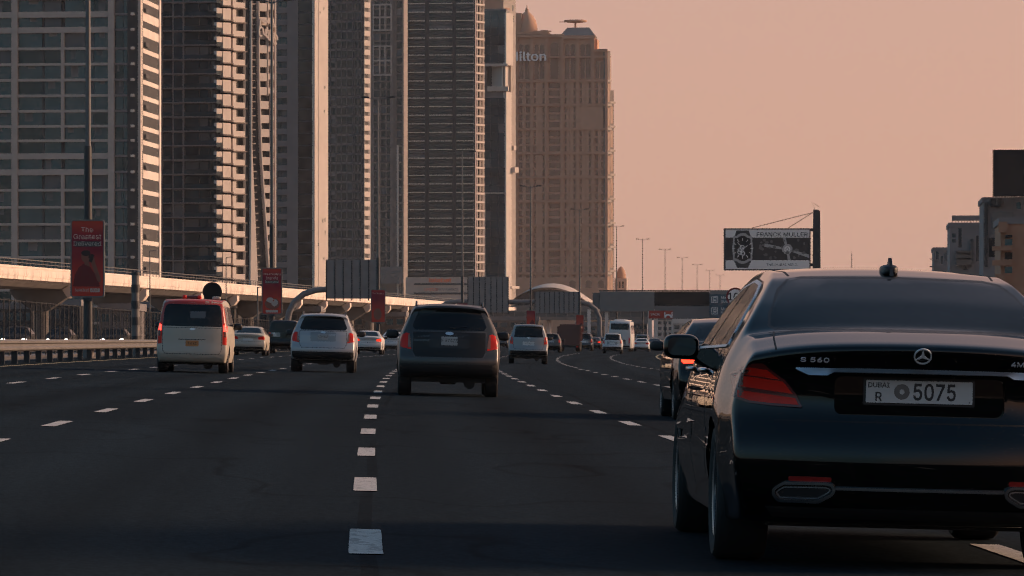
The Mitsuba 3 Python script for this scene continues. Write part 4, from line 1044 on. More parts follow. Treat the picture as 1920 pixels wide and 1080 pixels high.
# ---------------------------------------------------------------- vehicles
def resample(pts, n, closed=True):
    p = np.asarray(pts, float)
    if closed: p = np.vstack([p, p[:1]])
    s = np.concatenate([[0], np.cumsum(np.linalg.norm(np.diff(p, axis=0), axis=1))])
    q = np.linspace(0, s[-1], n + 1)[:-1] if closed else np.linspace(0, s[-1], n)
    q[np.abs(q[:, None] - s[None]).argmin(0)[:-1] if closed else 0] = s[:-1] if closed else q[0]   # keep the corners
    q = np.sort(q)
    return np.stack([np.interp(q, s, p[:, 0]), np.interp(q, s, p[:, 1])], 1)


def ss(a, b, x):
    t = np.clip((x - a) / (b - a), 0, 1); return t * t * (3 - 2 * t)


class Body:
    """A car body: the closed side profile (y, z), spanned from side to side, with a half width that varies over height and length, smoothed."""
    def __init__(s, prof, W, belt, roof_w, roof_z, L, n=150, m=24, k=9, bow=(.14, .20), taper=(.07, .10), iters=5, spine=.62, low=.94, crown=.035, drop=(.02, .09), inset=.02):
        p = resample(prof, n); n = len(p)
        mid = np.stack([np.clip(p[:, 0], .75, L - .75), np.clip(p[:, 1], spine - .05, spine + .05)], 1)
        us = np.sin(np.linspace(-1, 1, m + 1) * np.pi / 2 * .86) / math.sin(np.pi / 2 * .86)
        v, rows = [], []
        for u in us:
            rows.append(len(v)); v += [[u, a, b] for a, b in p]
        f = []
        for i in range(m):
            for j in range(n):
                a, b = rows[i] + j, rows[i] + (j + 1) % n; c, d = rows[i + 1] + j, rows[i + 1] + (j + 1) % n
                f += [[a, c, b], [b, c, d]]
        for sgn, base in ((-1, rows[0]), (1, rows[-1])):
            prev = list(range(base, base + n))
            for r in range(1, k + 1):
                q = p + (mid - p) * (r / (k + .35)); cur = list(range(len(v), len(v) + n))
                v += [[sgn, a, b] for a, b in q]
                for j in range(n):
                    a, b, c, d = prev[j], prev[(j + 1) % n], cur[j], cur[(j + 1) % n]
                    f += [[a, b, c], [b, d, c]] if sgn < 0 else [[a, c, b], [b, c, d]]
                prev = cur
            ctr = len(v); v.append([sgn, L / 2, spine])
            f += [[prev[j], prev[(j + 1) % n], ctr] if sgn < 0 else [prev[j], ctr, prev[(j + 1) % n]] for j in range(n)]
        v = np.array(v, float); f = np.array(f)
        s.W, s.L = W, L
        x, y, z = v.T.copy()
        w = W * (1 - (1 - low) * ss(.55, .22, z) - inset * ss(belt - .30, belt, z) ** 2)
        w = np.where(z > belt, W * (1 - inset) + (roof_w - W * (1 - inset)) * np.clip((z - belt) / (roof_z - belt), 0, 1.1) ** 1.12, w)
        w = w * (1 - taper[0] * ss(1.05, 0, y) ** 1.5) * (1 - taper[1] * ss(L - 1.2, L, y) ** 1.5)
        yy = y + bow[0] * np.abs(x) ** 2.4 * (1 - ss(0, 1.3, y)) - bow[1] * np.abs(x) ** 2.2 * ss(L - 1.3, L, y)
        zz = z + crown * (1 - x ** 2) * ss(belt - .3, belt + .1, z) - crown * .6 * ss(belt - .1, belt + .1, z)
        zz = zz - np.abs(x) ** 5 * ss(belt - .55, belt - .05, z) * (drop[0] * ss(1.0, .5, y) + drop[1] * ss(3.2, 4.2, y))
        s.mesh = trimesh.Trimesh(np.stack([x * w, yy, zz], 1), f, process=False)
        if s.mesh.volume < 0: s.mesh.invert()
        trimesh.smoothing.filter_taubin(s.mesh, lamb=.55, nu=.56, iterations=iters)
        s.tri = None; s.vn = np.array(s.mesh.vertex_normals); s.fn = None

    def cut(s, *solids):
        b = m3.Manifold(m3.Mesh(vert_properties=np.array(s.mesh.vertices, np.float32), tri_verts=np.array(s.mesh.faces, np.uint32)))
        from scipy.spatial import cKDTree
        old, on = cKDTree(s.mesh.vertices), s.vn
        for c in solids: b = b - c
        q = b.to_mesh()
        s.mesh = trimesh.Trimesh(np.array(q.vert_properties[:, :3]), np.array(q.tri_verts), process=False); s.tri = None
        s.vn = on[old.query(s.mesh.vertices)[1]]

    def hit(s, pts, axis):
        """Surface position along an axis for 2D points; axis 'rear' (from -y), 'front', 'left' (from -x), 'right', 'top' (from +z)."""
        ax, sg = {'rear': (1, 1), 'front': (1, -1), 'left': (0, 1), 'right': (0, -1), 'top': (2, -1)}[axis]
        o = [i for i in range(3) if i != ax]
        if s.tri is None: s.tri = s.mesh.vertices[s.mesh.faces]; s.nrm = s.mesh.face_normals; s.trn = s.vn[s.mesh.faces]
        lo, hi = pts.min(0) - .02, pts.max(0) + .02
        tr = s.tri; keep = (s.nrm[:, ax] * sg < -.02) & (tr[:, :, o[0]].min(1) < hi[0]) & (tr[:, :, o[0]].max(1) > lo[0]) & (tr[:, :, o[1]].min(1) < hi[1]) & (tr[:, :, o[1]].max(1) > lo[1])
        nn = s.trn[keep]; tr = tr[keep]; a, b, c = (tr[:, i][:, o] for i in range(3)); d = tr[:, :, ax]
        den = (b[:, 0] - a[:, 0]) * (c[:, 1] - a[:, 1]) - (c[:, 0] - a[:, 0]) * (b[:, 1] - a[:, 1]); den = np.where(np.abs(den) < 1e-12, 1e-12, den)
        out = np.full(len(pts), np.nan); on = np.zeros((len(pts), 3))
        for i in range(0, len(pts), 400):
            P = pts[i:i + 400, None]
            u = ((P[..., 0] - a[:, 0]) * (c[:, 1] - a[:, 1]) - (c[:, 0] - a[:, 0]) * (P[..., 1] - a[:, 1])) / den
            w = ((b[:, 0] - a[:, 0]) * (P[..., 1] - a[:, 1]) - (P[..., 0] - a[:, 0]) * (b[:, 1] - a[:, 1])) / den
            ok = (u > -1e-4) & (w > -1e-4) & (u + w < 1.0001)
            dep = np.where(ok, d[:, 0] + u * (d[:, 1] - d[:, 0]) + w * (d[:, 2] - d[:, 0]), np.inf * sg)
            r = dep.min(1) if sg > 0 else dep.max(1); q = dep.argmin(1) if sg > 0 else dep.argmax(1); k = np.arange(len(q))
            on[i:i + 400] = nn[q, 0] * (1 - u - w)[k, q][:, None] + nn[q, 1] * u[k, q][:, None] + nn[q, 2] * w[k, q][:, None]
            out[i:i + 400] = np.where(np.isfinite(r), r, np.nan)
        bad = np.isnan(out)
        if bad.all(): raise ValueError('skin misses the body')
        if bad.any():
            good = np.where(~bad)[0]; dd = ((pts[bad][:, None] - pts[good][None]) ** 2).sum(-1); out[bad] = out[good[dd.argmin(1)]]; on[bad] = on[good[dd.argmin(1)]]
        s.on = on / (np.linalg.norm(on, axis=1, keepdims=True) + 1e-12)
        return out, ax, sg, o

    def skin(s, poly, axis='rear', off=.006, thick=.02, size=.10):
        """A thin shell shaped like the polygon, lying on the body."""
        ms = []
        for g in getattr(poly, 'geoms', [poly]):
            if g.area < 1e-6: continue
            g = g.segmentize(size)
            x0, y0, x1, y1 = g.bounds; parts = []
            nx, ny = max(1, math.ceil((x1 - x0) / size)), max(1, math.ceil((y1 - y0) / size))
            vs, fs = trimesh.creation.triangulate_polygon(g, engine='earcut')
            if nx * ny > 1:
                vs, fs = trimesh.remesh.subdivide_to_size(np.column_stack([vs, np.zeros(len(vs))]), fs, size * 1.6, max_iter=12); vs = vs[:, :2]
            tm = trimesh.Trimesh(np.column_stack([vs, np.zeros(len(vs))]), fs, process=True); vs, fs = np.array(tm.vertices[:, :2]), np.array(tm.faces)
            d, ax, sg, o = s.hit(vs, axis)
            def place(dd):
                q = np.zeros((len(vs), 3)); q[:, o[0]] = vs[:, 0]; q[:, o[1]] = vs[:, 1]; q[:, ax] = dd; return q
            front, back = place(d - sg * off), place(d + sg * thick)
            e = np.vstack([fs[:, [0, 1]], fs[:, [1, 2]], fs[:, [2, 0]]]); es = np.sort(e, 1)
            _, idx, cnt = np.unique(es, axis=0, return_index=True, return_counts=True); be = e[idx[cnt == 1]]; n = len(vs)
            c = vs[be].mean(1); dirv = vs[be[:, 1]] - vs[be[:, 0]]
            sv = np.concatenate([np.stack([front[a], front[b_], back[a], back[b_]]) for a, b_ in be]); k4 = np.arange(len(be))[:, None] * 4
            sf = np.vstack([k4 + [0, 2, 1], k4 + [1, 2, 3]])
            fo = np.array([1.0 if s.mesh is not None else 1.0]); nf = s.on
            up = np.zeros(3); up[ax] = -sg
            t0 = np.cross(front[fs[0, 1]] - front[fs[0, 0]], front[fs[0, 2]] - front[fs[0, 0]])
            ff = fs if t0 @ up > 0 else fs[:, ::-1]
            sn = np.cross(sv[1::4] - sv[0::4], up); sn /= np.linalg.norm(sn, axis=1, keepdims=True) + 1e-12
            if t0 @ up < 0: sn = -sn
            ms.append((np.vstack([front, back, sv]), np.vstack([ff, ff[:, ::-1] + n, sf + 2 * n]), np.vstack([nf, -nf, np.repeat(sn, 4, axis=0)])))
        k, V, Fs, N = 0, [], [], []
        for v, f, nr in ms: V.append(v); Fs.append(f + k); N.append(nr); k += len(v)
        path = meshkit.write_ply((np.vstack(V), np.vstack(Fs)), False, normals=np.vstack(N))
        return {'type': 'ply', 'filename': path, 'face_normals': False}


def cyl_x(x0, x1, y, z, r, n=32):
    return m3.Manifold.cylinder(abs(x1 - x0), r, r, n).rotate([0, 90, 0]).translate([min(x0, x1), y, z])


def box_m(x0, x1, y0, y1, z0, z1):
    return m3.Manifold.cube([x1 - x0, y1 - y0, z1 - z0]).translate([x0, y0, z0])


_wheels = {}


def wheel_meshes(r, w, spokes=10):
    if (r, w, spokes) in _wheels: return _wheels[(r, w, spokes)]
    h = w / 2; ri = r * .70
    prof = [(ri, -h * .86), (r * .80, -h), (r * .93, -h * .97), (r * .985, -h * .80), (r, -h * .5), (r, h * .5), (r * .985, h * .80), (r * .93, h * .97), (r * .80, h), (ri, h * .86), (ri, -h * .86)]
    ty = trimesh.creation.revolve(np.array(prof), sections=36)
    rot = trimesh.transformations.rotation_matrix(math.pi / 2, [0, 1, 0]); ty.apply_transform(rot)
    m = Mesh()
    rim = trimesh.creation.revolve(np.array([(ri * 1.01, -h * .88), (ri * 1.01, h * .88), (ri * .95, h * .84), (ri * .93, -h * .6), (ri * .93, -h * .84), (ri * 1.01, -h * .88)]), sections=32); rim.apply_transform(rot); m.add(rim)
    hub = trimesh.creation.cylinder(ri * .25, w * .5, sections=20); hub.apply_transform(rot); hub.apply_translation([0, 0, 0]); m.add(hub)
    for i in range(spokes):
        an = 2 * math.pi * i / spokes; c, sn = math.cos(an), math.sin(an)
        for sd in (-1, 1):
            v = np.array([[sd * a, b, d] for a in (h * .60, h * .78) for b in (ri * .2, ri * .95) for d in (-.025, .025)])
            v = np.stack([v[:, 0], v[:, 1] * c - v[:, 2] * sn, v[:, 1] * sn + v[:, 2] * c], 1); m.raw(v, BOXF)
    disc = trimesh.creation.cylinder(ri * .9, w * .3, sections=24); disc.apply_transform(rot)
    out = (mikit.ply(ty, None, 35), mikit.ply(m.mesh(), None, 35), mikit.ply(disc, None, 35))
    _wheels[(r, w, spokes)] = out
    return out


def place_car(px, py, Y=None, yaw=None):
    """Stands a car where the photograph shows its rear centre on the road; returns its to_world."""
    if Y is None:
        Y = 200.0
        for _ in range(60):
            X = (px - VX) / F * Y; Y = .5 * Y + .5 * F * (CAM_Z - float(gz(X, Y))) / (py - VY)
    X = (px - VX) / F * Y
    t = X - float(cen(Y)); roll = math.degrees(math.atan(.025)) if -13 < t < 16 else 0.0
    hd = heading(Y) if yaw is None else yaw
    return T().translate([X, Y, float(gz(X, Y)) + .012]).rotate([0, 0, 1], -math.degrees(hd)).rotate([0, 1, 0], roll), Y


def wheels(t, tw, r, w, tx, ys, spokes=10):
    ty, rim, disc = wheel_meshes(r, w, spokes)
    for y in ys:
        for sx in (-1, 1):
            k = holder(t, 'wheel'); q = tw @ T().translate([sx * (tx - w / 2), y, r])
            for nm, d, mk in (('tyre', ty, 'rubber'), ('rim', rim, 'rim_metal'), ('brake_disc', disc, 'under_black')):
                put(k, nm, d, mk, tw=q)


def mirror_poly(p): return affinity.scale(p, -1, 1, origin=(0, 0))


def both(p): return p.union(mirror_poly(p))


def under(L, w, z0, z1, r, ys):
    m = Mesh().box(-w * .72, w * .72, .45, L - .6, z0, z1)
    for y in ys: m.tube([[-w * .8, y, r * .95], [w * .8, y, r * .95]], .06, 8).box(-.14, .14, y - .15, y + .15, r * .6, r * 1.2)
    m.tube([[.4, .5, z0 - .02], [.4, 1.4, z0 - .02]], .10, 10)
    return m.mesh()


def arch_cuts(r, ys, W, grow=1.13):
    return [c for y in ys for c in (cyl_x(-W - .2, -W + .32, y, r, r * grow), cyl_x(W - .32, W + .2, y, r, r * grow))]


_bodies = {}


def suv(kind, name, label, px, py, paint_mat, lit=False, group=None, Y=None, tail='paint', glass='car_glass', detail=True):
    """Off road cars and people carriers: 'cross' (sloping rear), 'off' (upright), 'box' (boxy), 'van'."""
    S = {
        'cross': dict(L=4.68, W=.965, H=1.70, belt=1.08, rw=.66, r=.37, ys=(.93, 3.75), prof=[(.24, .36), (.08, .40), (.02, .52), (.0, .66), (.04, .76), (.10, .84), (.14, 1.08), (.20, 1.20), (.47, 1.58), (.36, 1.64), (.42, 1.67), (.75, 1.695), (1.6, 1.715), (2.3, 1.69), (2.85, 1.60), (3.55, 1.17), (3.75, 1.10), (4.35, .98), (4.60, .84), (4.67, .62), (4.62, .36), (4.4, .28)],
                      glass=[(-.63, 1.25), (.63, 1.25), (.665, 1.30), (.56, 1.565), (.50, 1.60), (-.50, 1.60), (-.56, 1.565), (-.665, 1.30)], lamp=[(.70, .86), (.90, .90), (.95, 1.0), (.885, 1.13), (.80, 1.17), (.735, 1.15)], plate=(-.15, .15, .95, 1.11), gate=(.68, .72, 1.20), low=(.24, .60), side=[(.62, 1.20), (3.25, 1.16), (2.62, 1.60), (1.3, 1.64), (.85, 1.56)]),
        'off': dict(L=4.76, W=.94, H=1.86, belt=1.16, rw=.68, r=.38, ys=(.98, 3.77), prof=[(.22, .40), (.06, .46), (.02, .56), (.0, .68), (.06, .78), (.10, .84), (.12, 1.10), (.15, 1.25), (.34, 1.72), (.28, 1.80), (.40, 1.84), (1.2, 1.86), (2.3, 1.85), (2.95, 1.74), (3.5, 1.28), (3.7, 1.18), (4.4, 1.08), (4.68, .95), (4.74, .70), (4.68, .42), (4.4, .34)],
                    glass=[(-.66, 1.28), (.66, 1.28), (.60, 1.70), (.55, 1.74), (-.55, 1.74), (-.60, 1.70)], lamp=[(.72, .92), (.88, .95), (.88, 1.26), (.76, 1.27)], plate=(-.27, .27, .88, 1.05), gate=(.70, .70, 1.26), low=(.30, .62), side=[(.45, 1.28), (3.2, 1.24), (2.75, 1.70), (.62, 1.74)]),
        'box': dict(L=4.45, W=.95, H=1.92, belt=1.20, rw=.76, r=.40, ys=(.85, 3.5), prof=[(.16, .46), (.03, .5), (.0, .60), (.0, .74), (.05, .80), (.06, 1.2), (.12, 1.84), (.2, 1.90), (1.2, 1.92), (2.5, 1.90), (2.75, 1.84), (3.0, 1.26), (3.2, 1.20), (4.2, 1.12), (4.42, 1.0), (4.44, .6), (4.3, .46)],
                    glass=[(-.70, 1.28), (.70, 1.28), (.66, 1.76), (-.66, 1.76)], lamp=[(.76, .95), (.90, .95), (.90, 1.22), (.76, 1.22)], plate=(-.70, -.42, 1.0, 1.14), gate=(.74, .72, 1.2), low=(.44, .74), side=[(.35, 1.28), (2.75, 1.26), (2.5, 1.74), (.4, 1.76)]),
        'van': dict(L=5.12, W=.96, H=1.93, belt=1.18, rw=.80, r=.345, ys=(.95, 4.15), prof=[(.20, .27), (.05, .31), (.0, .42), (.0, .60), (.03, .72), (.05, 1.18), (.13, 1.55), (.24, 1.84), (.38, 1.90), (1.2, 1.93), (2.6, 1.93), (3.3, 1.88), (3.7, 1.72), (4.35, 1.22), (4.6, 1.08), (4.95, .92), (5.08, .72), (5.10, .45), (4.95, .26)],
                    glass=[(-.76, 1.24), (.76, 1.24), (.73, 1.62), (.69, 1.75), (.63, 1.78), (-.63, 1.78), (-.69, 1.75), (-.73, 1.62)], lamp=[(.80, .76), (.93, .74), (.93, 1.2), (.86, 1.34), (.79, 1.30)], plate=(-.16, .18, .70, .85), gate=(.77, .50, 1.18), low=(.24, .34), side=[(.40, 1.24), (4.0, 1.22), (3.45, 1.74), (.52, 1.78)]),
    }[kind]
    L, W = S['L'], S['W']
    if kind not in _bodies:
        b = Body(S['prof'], W, S['belt'], S['rw'], S['H'], L, n=130, m=20, k=8, bow=(.16, .22) if kind != 'box' else (.06, .1), taper=(.05, .10), iters=6 if kind != 'box' else 4)
        b.cut(*arch_cuts(S['r'], S['ys'], W))
        sk = {}
        P = Polygon
        sk['body'] = mikit.ply(b.mesh, None, 32)
        sk['glass'] = b.skin(P(S['glass']).buffer(.02), 'rear', .005)
        sk['lampR'] = b.skin(P(S['lamp']).intersection(shapely.box(0, 0, W * .945, 3)), 'rear', .012, .03, .06)
        sk['lampL'] = b.skin(mirror_poly(P(S['lamp']).intersection(shapely.box(0, 0, W * .945, 3))), 'rear', .012, .03, .06)
        q = P(S['lamp']).intersection(shapely.box(.70, .90, .765, 1.14)) if kind == 'cross' else affinity.scale(P(S['lamp']), .42, .30)
        sk['revR'] = b.skin(q, 'rear', .016, .02, .05); sk['revL'] = b.skin(mirror_poly(q), 'rear', .016, .02, .05)
        w2, z0, z1 = S['gate']
        gate = P([(-w2 * .92, z0), (w2 * .92, z0), (w2, z0 + .1), (w2, z1), (-w2, z1), (-w2, z0 + .1)])
        sk['seam'] = b.skin(gate.buffer(.010).difference(gate.buffer(-.004)), 'rear', .007, .01, .08)
        if kind == 'cross': sk['gate'] = b.skin(gate.buffer(-.01), 'rear', .003, .01, .1)
        hw = W * .93
        sk['low'] = b.skin(P([(-hw, S['low'][0] + .14), (hw, S['low'][0] + .14), (hw, S['low'][1]), (-hw, S['low'][1])]).buffer(.0), 'rear', .014, .03, .1)
        x0, x1, z0, z1 = S['plate']
        sk['plate'] = b.skin(shapely.box(x0, z0, x1, z1), 'rear', .022, .0)
        sk['niche'] = b.skin(rounded(x0 - .22, x1 + .22, z0 - .05, z1 + .06, .03), 'rear', .008, .01)
        sk['badge'] = b.skin(affinity.scale(Point((x0 + x1) / 2, S['gate'][2] - .03).buffer(1, 10), .075, .03), 'rear', .014, .01)
        side = P(S['side']).buffer(-.01)
        split = shapely.unary_union([shapely.box(x - .035, 0, x + .035, 3) for x in ((1.35, 2.35) if kind != 'van' else (1.7, 2.9))])
        for sd in ('left', 'right'): sk[sd] = b.skin(side.difference(split), sd, .006, .015, .14)
        sk['windscreen'] = None
        if kind == 'van':
            red = P([(-.885, 1.22), (.885, 1.22), (.865, 1.45), (.81, 1.72), (.75, 1.835), (-.75, 1.835), (-.81, 1.72), (-.865, 1.45)]).difference(shapely.box(-.76, 1.0, .76, 1.25))
            sk['red_frame'] = b.skin(red.difference(P(S['glass']).buffer(.022)), 'rear', .011, .02, .06)
            sk['red_roof'] = b.skin(shapely.box(-.74, .26, .74, 3.4).buffer(.02), 'top', .007, .02, .12)
        wp = shapely.box(-.62, 0, .62, 1)
        _bodies[kind] = (b, sk)
    b, sk = _bodies[kind]
    tw, Y = place_car(px, py, Y)
    t = thing(name, label, {'van': 'van'}.get(kind, 'car'), group)
    put(t, 'body', sk['body'], paint_mat, tw=tw)
    put(t, 'underside', under(L, W, .26 if kind != 'van' else .22, .60, S['r'], S['ys']), 'under_black', tw=tw)
    put(t, 'rear_window', sk['glass'], glass, tw=tw)
    for sd in ('left', 'right'): put(t, 'side_windows', sk[sd], 'car_glass', tw=tw)
    if 'gate' in sk: put(t, 'tailgate', sk['gate'], paint_mat if tail == 'paint' else tail, tw=tw)
    put(t, 'tailgate_seam', sk['seam'], 'frame_dark', tw=tw)
    put(t, 'lower_bumper', sk['low'], 'plastic_black' if kind != 'van' else paint_mat, tw=tw)
    put(t, 'plate_recess', sk['niche'], 'plastic_black' if kind == 'cross' and tail != 'paint' else ('paint_silver_dark' if kind != 'van' else paint_mat), tw=tw)
    pk = put(t, 'number_plate', sk['plate'], 'plate_orange' if kind == 'van' else 'plate_grey' if kind == 'cross' else 'plate_white', tw=tw)
    x0, x1, z0, z1 = S['plate']
    if detail:
        yb = float(b.hit(np.array([[(x0 + x1) / 2, (z0 + z1) / 2]]), 'rear')[0][0]) - .0225
        if kind == 'van': m = Mesh().text('TAXI', .07, (x0 + x1) / 2, z0 + .035, None, .003, y=yb)
        else: m = Mesh().text('5 37423', .062, (x0 + x1) / 2, z0 + .058, None, .003, y=yb, stretch=.86).text('DUBAI', .026, (x0 + x1) / 2, z0 + .015, None, .003, y=yb)
        put(pk, 'digits', m.mesh(), 'letter_black', tw=tw)
    put(t, 'badge', sk['badge'], 'chrome_satin', tw=tw)
    for sd in 'LR':
        k = put(t, 'tail_light', sk['lamp' + sd], 'lamp_red', tw=tw)
        put(k, 'reverse_lens', sk['rev' + sd], 'lamp_clear' if kind != 'van' else 'lamp_dark_red', tw=tw)
    for sx in (-1, 1):                                   # door mirrors
        ym = L * .68; k = put(t, 'door_mirror', Mesh().add(m3_round(sx * (W + .10), ym, S['belt'] + .06, .12, .07, .085)).box(sx * W * .88 - .05, sx * W * .88 + .13 * (sx > 0) - .0 if sx > 0 else sx * W * .88 + .05, ym - .03, ym + .03, S['belt'] - .02, S['belt'] + .04).mesh(), paint_mat if kind == 'van' and False else 'plastic_black', 40, tw=tw)
    wheels(t, tw, S['r'], .25, W - .03, S['ys'])
    if kind in ('cross', 'off'):
        for sx in (-1, 1):
            x = sx * (S['rw'] - .04)
            put(t, 'roof_rail', Mesh().tube([[x, .75, S['H'] - .03], [x, .95, S['H'] + .05], [x, 2.3, S['H'] + .055], [x, 2.6, S['H'] - .02]], .018, 6).mesh(), 'plastic_black', 40, tw=tw)
        put(t, 'wiper', Mesh().tube([[.0, S['prof'][7][0] - .04, S['glass'][0][1] + .02], [.32, S['prof'][7][0] - .02, S['glass'][0][1] + .05]], .012, 5).mesh(), 'plastic_black', 40, tw=tw)
    if kind == 'van':
        put(t, 'red_frame', sk['red_frame'], 'paint_taxi_red', tw=tw); put(t, 'red_roof', sk['red_roof'], 'paint_taxi_red', tw=tw)
        for sx in (-1, 1):
            q = P_ = Polygon([(.815, 1.10), (.915, 1.09), (.915, 1.20), (.87, 1.27), (.81, 1.26)])
            d = b.skin(q if sx > 0 else mirror_poly(q), 'rear', .018, .01, .05)
            k = put(t, 'brake_light', d, 'lamp_red', 40, tw=tw); scene[k]['emitter'] = lamp(.95, (1, .045, .03))
        k = put(t, 'roof_sign', Mesh().add(m3_round(-.12, 2.0, 2.0, .24, .09, .05)).mesh(), 'lamp_dark_red', 40, tw=tw)
        for sx in (-1, 1): put(k, 'end_cap', m3_round(-.12 + sx * .20, 1.95, 2.0, .055, .10, .058), 'lamp_red', 40, tw=tw)
        put(t, 'roof_vent', m3_round(.50, 2.6, 1.99, .12, .09, .05), 'paint_cream', 40, tw=tw)
        put(t, 'interior_notice', b.skin(shapely.box(-.06, 1.44, .34, 1.62), 'rear', .008, .004), 'curtain_glass', tw=tw)
        put(t, 'door_handle', b.skin(shapely.box(-.36, .865, .36, .885), 'rear', .012, .01), 'frame_dark', tw=tw)
    return t, tw, b


def m3_round(x, y, z, a, b, c):
    m = trimesh.creation.icosphere(3); v = m.vertices
    v = np.sign(v) * np.abs(v) ** .62; v /= np.abs(v).max(0)
    m = trimesh.Trimesh(v * [a, b, c] + [x, y, z], m.faces, process=False); return m


SEDAN = [(.28, .28), (.10, .31), (.02, .42), (.0, .58), (.03, .70), (.10, .80), (.06, .99), (.03, 1.05), (.10, 1.085), (.40, 1.11), (.72, 1.13), (1.35, 1.40), (1.65, 1.45), (2.2, 1.465), (2.75, 1.43), (3.55, 1.04), (3.75, .99), (4.45, .88), (4.72, .76), (4.80, .58), (4.76, .34), (4.6, .24)]


def sedan(name, label, px, py, paint_mat, lit=False, group=None, Y=None, glass='car_glass', braking=False, yaw=None, emit=.9):
    L, W = 4.80, .91; ys = (1.02, 3.83); r = .325
    if 'sedan' not in _bodies:
        b = Body(SEDAN, W, .98, .58, 1.45, L, n=130, m=20, k=8, bow=(.17, .25), taper=(.06, .12), iters=6)
        b.cut(*arch_cuts(r, ys, W)); P = Polygon; sk = {'body': mikit.ply(b.mesh, None, 32)}
        sk['glass'] = b.skin(P([(-.62, 1.135), (.62, 1.135), (.64, 1.15), (.50, 1.375), (.44, 1.395), (-.44, 1.395), (-.50, 1.375), (-.64, 1.15)]), 'rear', .006)
        lp = P([(.50, .82), (.80, .80), (.84, .84), (.82, .97), (.72, .99), (.52, .93)])
        for n_, q in (('R', lp), ('L', mirror_poly(lp))):
            sk['lamp' + n_] = b.skin(q, 'rear', .012, .03, .06)
            sk['brake' + n_] = b.skin(affinity.scale(q, .92, .90), 'rear', .02, .01, .06)
        sk['strip'] = b.skin(shapely.box(-.48, .915, .48, .94), 'rear', .012, .01)
        sk['niche'] = b.skin(rounded(-.36, .36, .74, .90, .03), 'rear', .006, .01)
        sk['plate'] = b.skin(shapely.box(-.26, .765, .26, .875), 'rear', .014, .0)
        sk['low'] = b.skin(P([(-.78, .34), (.78, .34), (.74, .44), (-.74, .44)]), 'rear', .01, .02)
        sk['seam'] = b.skin(shapely.box(-.72, .715, .72, .727), 'rear', .003, .01)
        side = P([(1.0, 1.05), (3.4, 1.0), (2.72, 1.36), (1.75, 1.39)]).buffer(-.01).difference(shapely.box(2.02, 0, 2.10, 2))
        for sd in ('left', 'right'): sk[sd] = b.skin(side, sd, .006, .015, .14)
        _bodies['sedan'] = (b, sk)
    b, sk = _bodies['sedan']
    tw, Y = place_car(px, py, Y, yaw)
    t = thing(name, label, 'car', group)
    put(t, 'body', sk['body'], paint_mat, tw=tw)
    put(t, 'underside', under(L, W, .20, .5, r, ys), 'under_black', tw=tw)
    put(t, 'rear_window', sk['glass'], glass, tw=tw)
    for sd in ('left', 'right'): put(t, 'side_windows', sk[sd], 'car_glass', tw=tw)
    put(t, 'boot_strip', sk['strip'], 'chrome_satin', tw=tw)
    put(t, 'plate_recess', sk['niche'], paint_mat, tw=tw)
    put(t, 'number_plate', sk['plate'], 'plate_white', tw=tw)
    put(t, 'lower_bumper', sk['low'], 'plastic_black', tw=tw)
    put(t, 'bumper_seam', sk['seam'], 'under_black', tw=tw)
    for sd in 'LR':
        k = put(t, 'tail_light', sk['lamp' + sd], 'lamp_red', tw=tw)
        if braking:
            k = put(k, 'brake_lens', sk['brake' + sd], 'lamp_red', tw=tw); scene[k]['emitter'] = lamp(emit, (1, .035, .014))
    for sx in (-1, 1):
        put(t, 'door_mirror', Mesh().add(m3_round(sx * (W + .08), 3.15, 1.05, .11, .07, .075)).box(min(sx * W * .9, sx * W), max(sx * W * .9, sx * W), 3.12, 3.18, .98, 1.03).mesh(), 'plastic_black', 40, tw=tw)
    wheels(t, tw, r, .22, W - .03, ys)
    return t, tw


# the nearest traffic, left to right
suv('van', 'van', 'cream taxi van with a red roof, red window frame and an orange number plate', 358, 700, 'paint_cream')
suv('cross', 'car', 'silver sloping backed car between the cream van and the dark grey car', 604, 699, 'paint_silver')
suv('cross', 'car', 'dark grey sloping backed car ahead in the middle lane', 840, 745, 'paint_charcoal', tail='gate_dark')
suv('off', 'car', 'silver upright off road car right of the dark grey car', 990, 683, 'paint_silver_dark')
suv('box', 'car', 'black boxy car between the cream van and the silver sloping backed car', 531, 663.5, 'paint_black')
sedan('sedan', 'beige sedan half hidden to the right of the cream van', 464, 667, 'paint_cream')
sedan('sedan', 'white sedan with its brake lights on, right of the silver sloping backed car', 689, 664.5, 'paint_white', braking=True, emit=.35)
sedan('sedan', 'white sedan mostly hidden behind the left side of the dark grey car', 734, 659, 'paint_white')
sedan('sedan', 'dark sedan showing between the dark grey car and the silver off road car', 937, 652, 'paint_navy')
suv('cross', 'car', 'dark car with glowing right tail light just left of the red dump truck', 1031, 661, 'paint_charcoal', detail=False)
suv('off', 'car', 'dark off road car just right of the red dump truck', 1094, 656, 'paint_navy', Y=470, detail=False)
sedan('sedan', 'small dark sedan between the dark off road car and the white off road car', 1112, 651, 'paint_charcoal', Y=520, braking=True, emit=.3)
sedan('sedan', 'far dark sedan just left of the white off road car', 1128, 648, 'paint_navy', Y=560)
suv('off', 'car', 'white off road car in front of the white coach', 1147.5, 657.5, 'paint_white', Y=412, detail=False)
sedan('sedan', 'white sedan right of the white coach', 1202, 654, 'paint_white', Y=500)
suv('box', 'car', 'grey car showing above the white sedan right of the coach', 1203, 647, 'paint_silver_dark', Y=590, detail=False)
sedan('sedan', 'small brown grey sedan just left of the black door mirror', 1226, 650, 'paint_charcoal', Y=540)
sedan('sedan', 'dark sedan with a bright brake light, mostly hidden by the near black sedan', 1386, 792, 'paint_black', Y=62.5, braking=True, emit=1.1, glass='car_glass_tint')

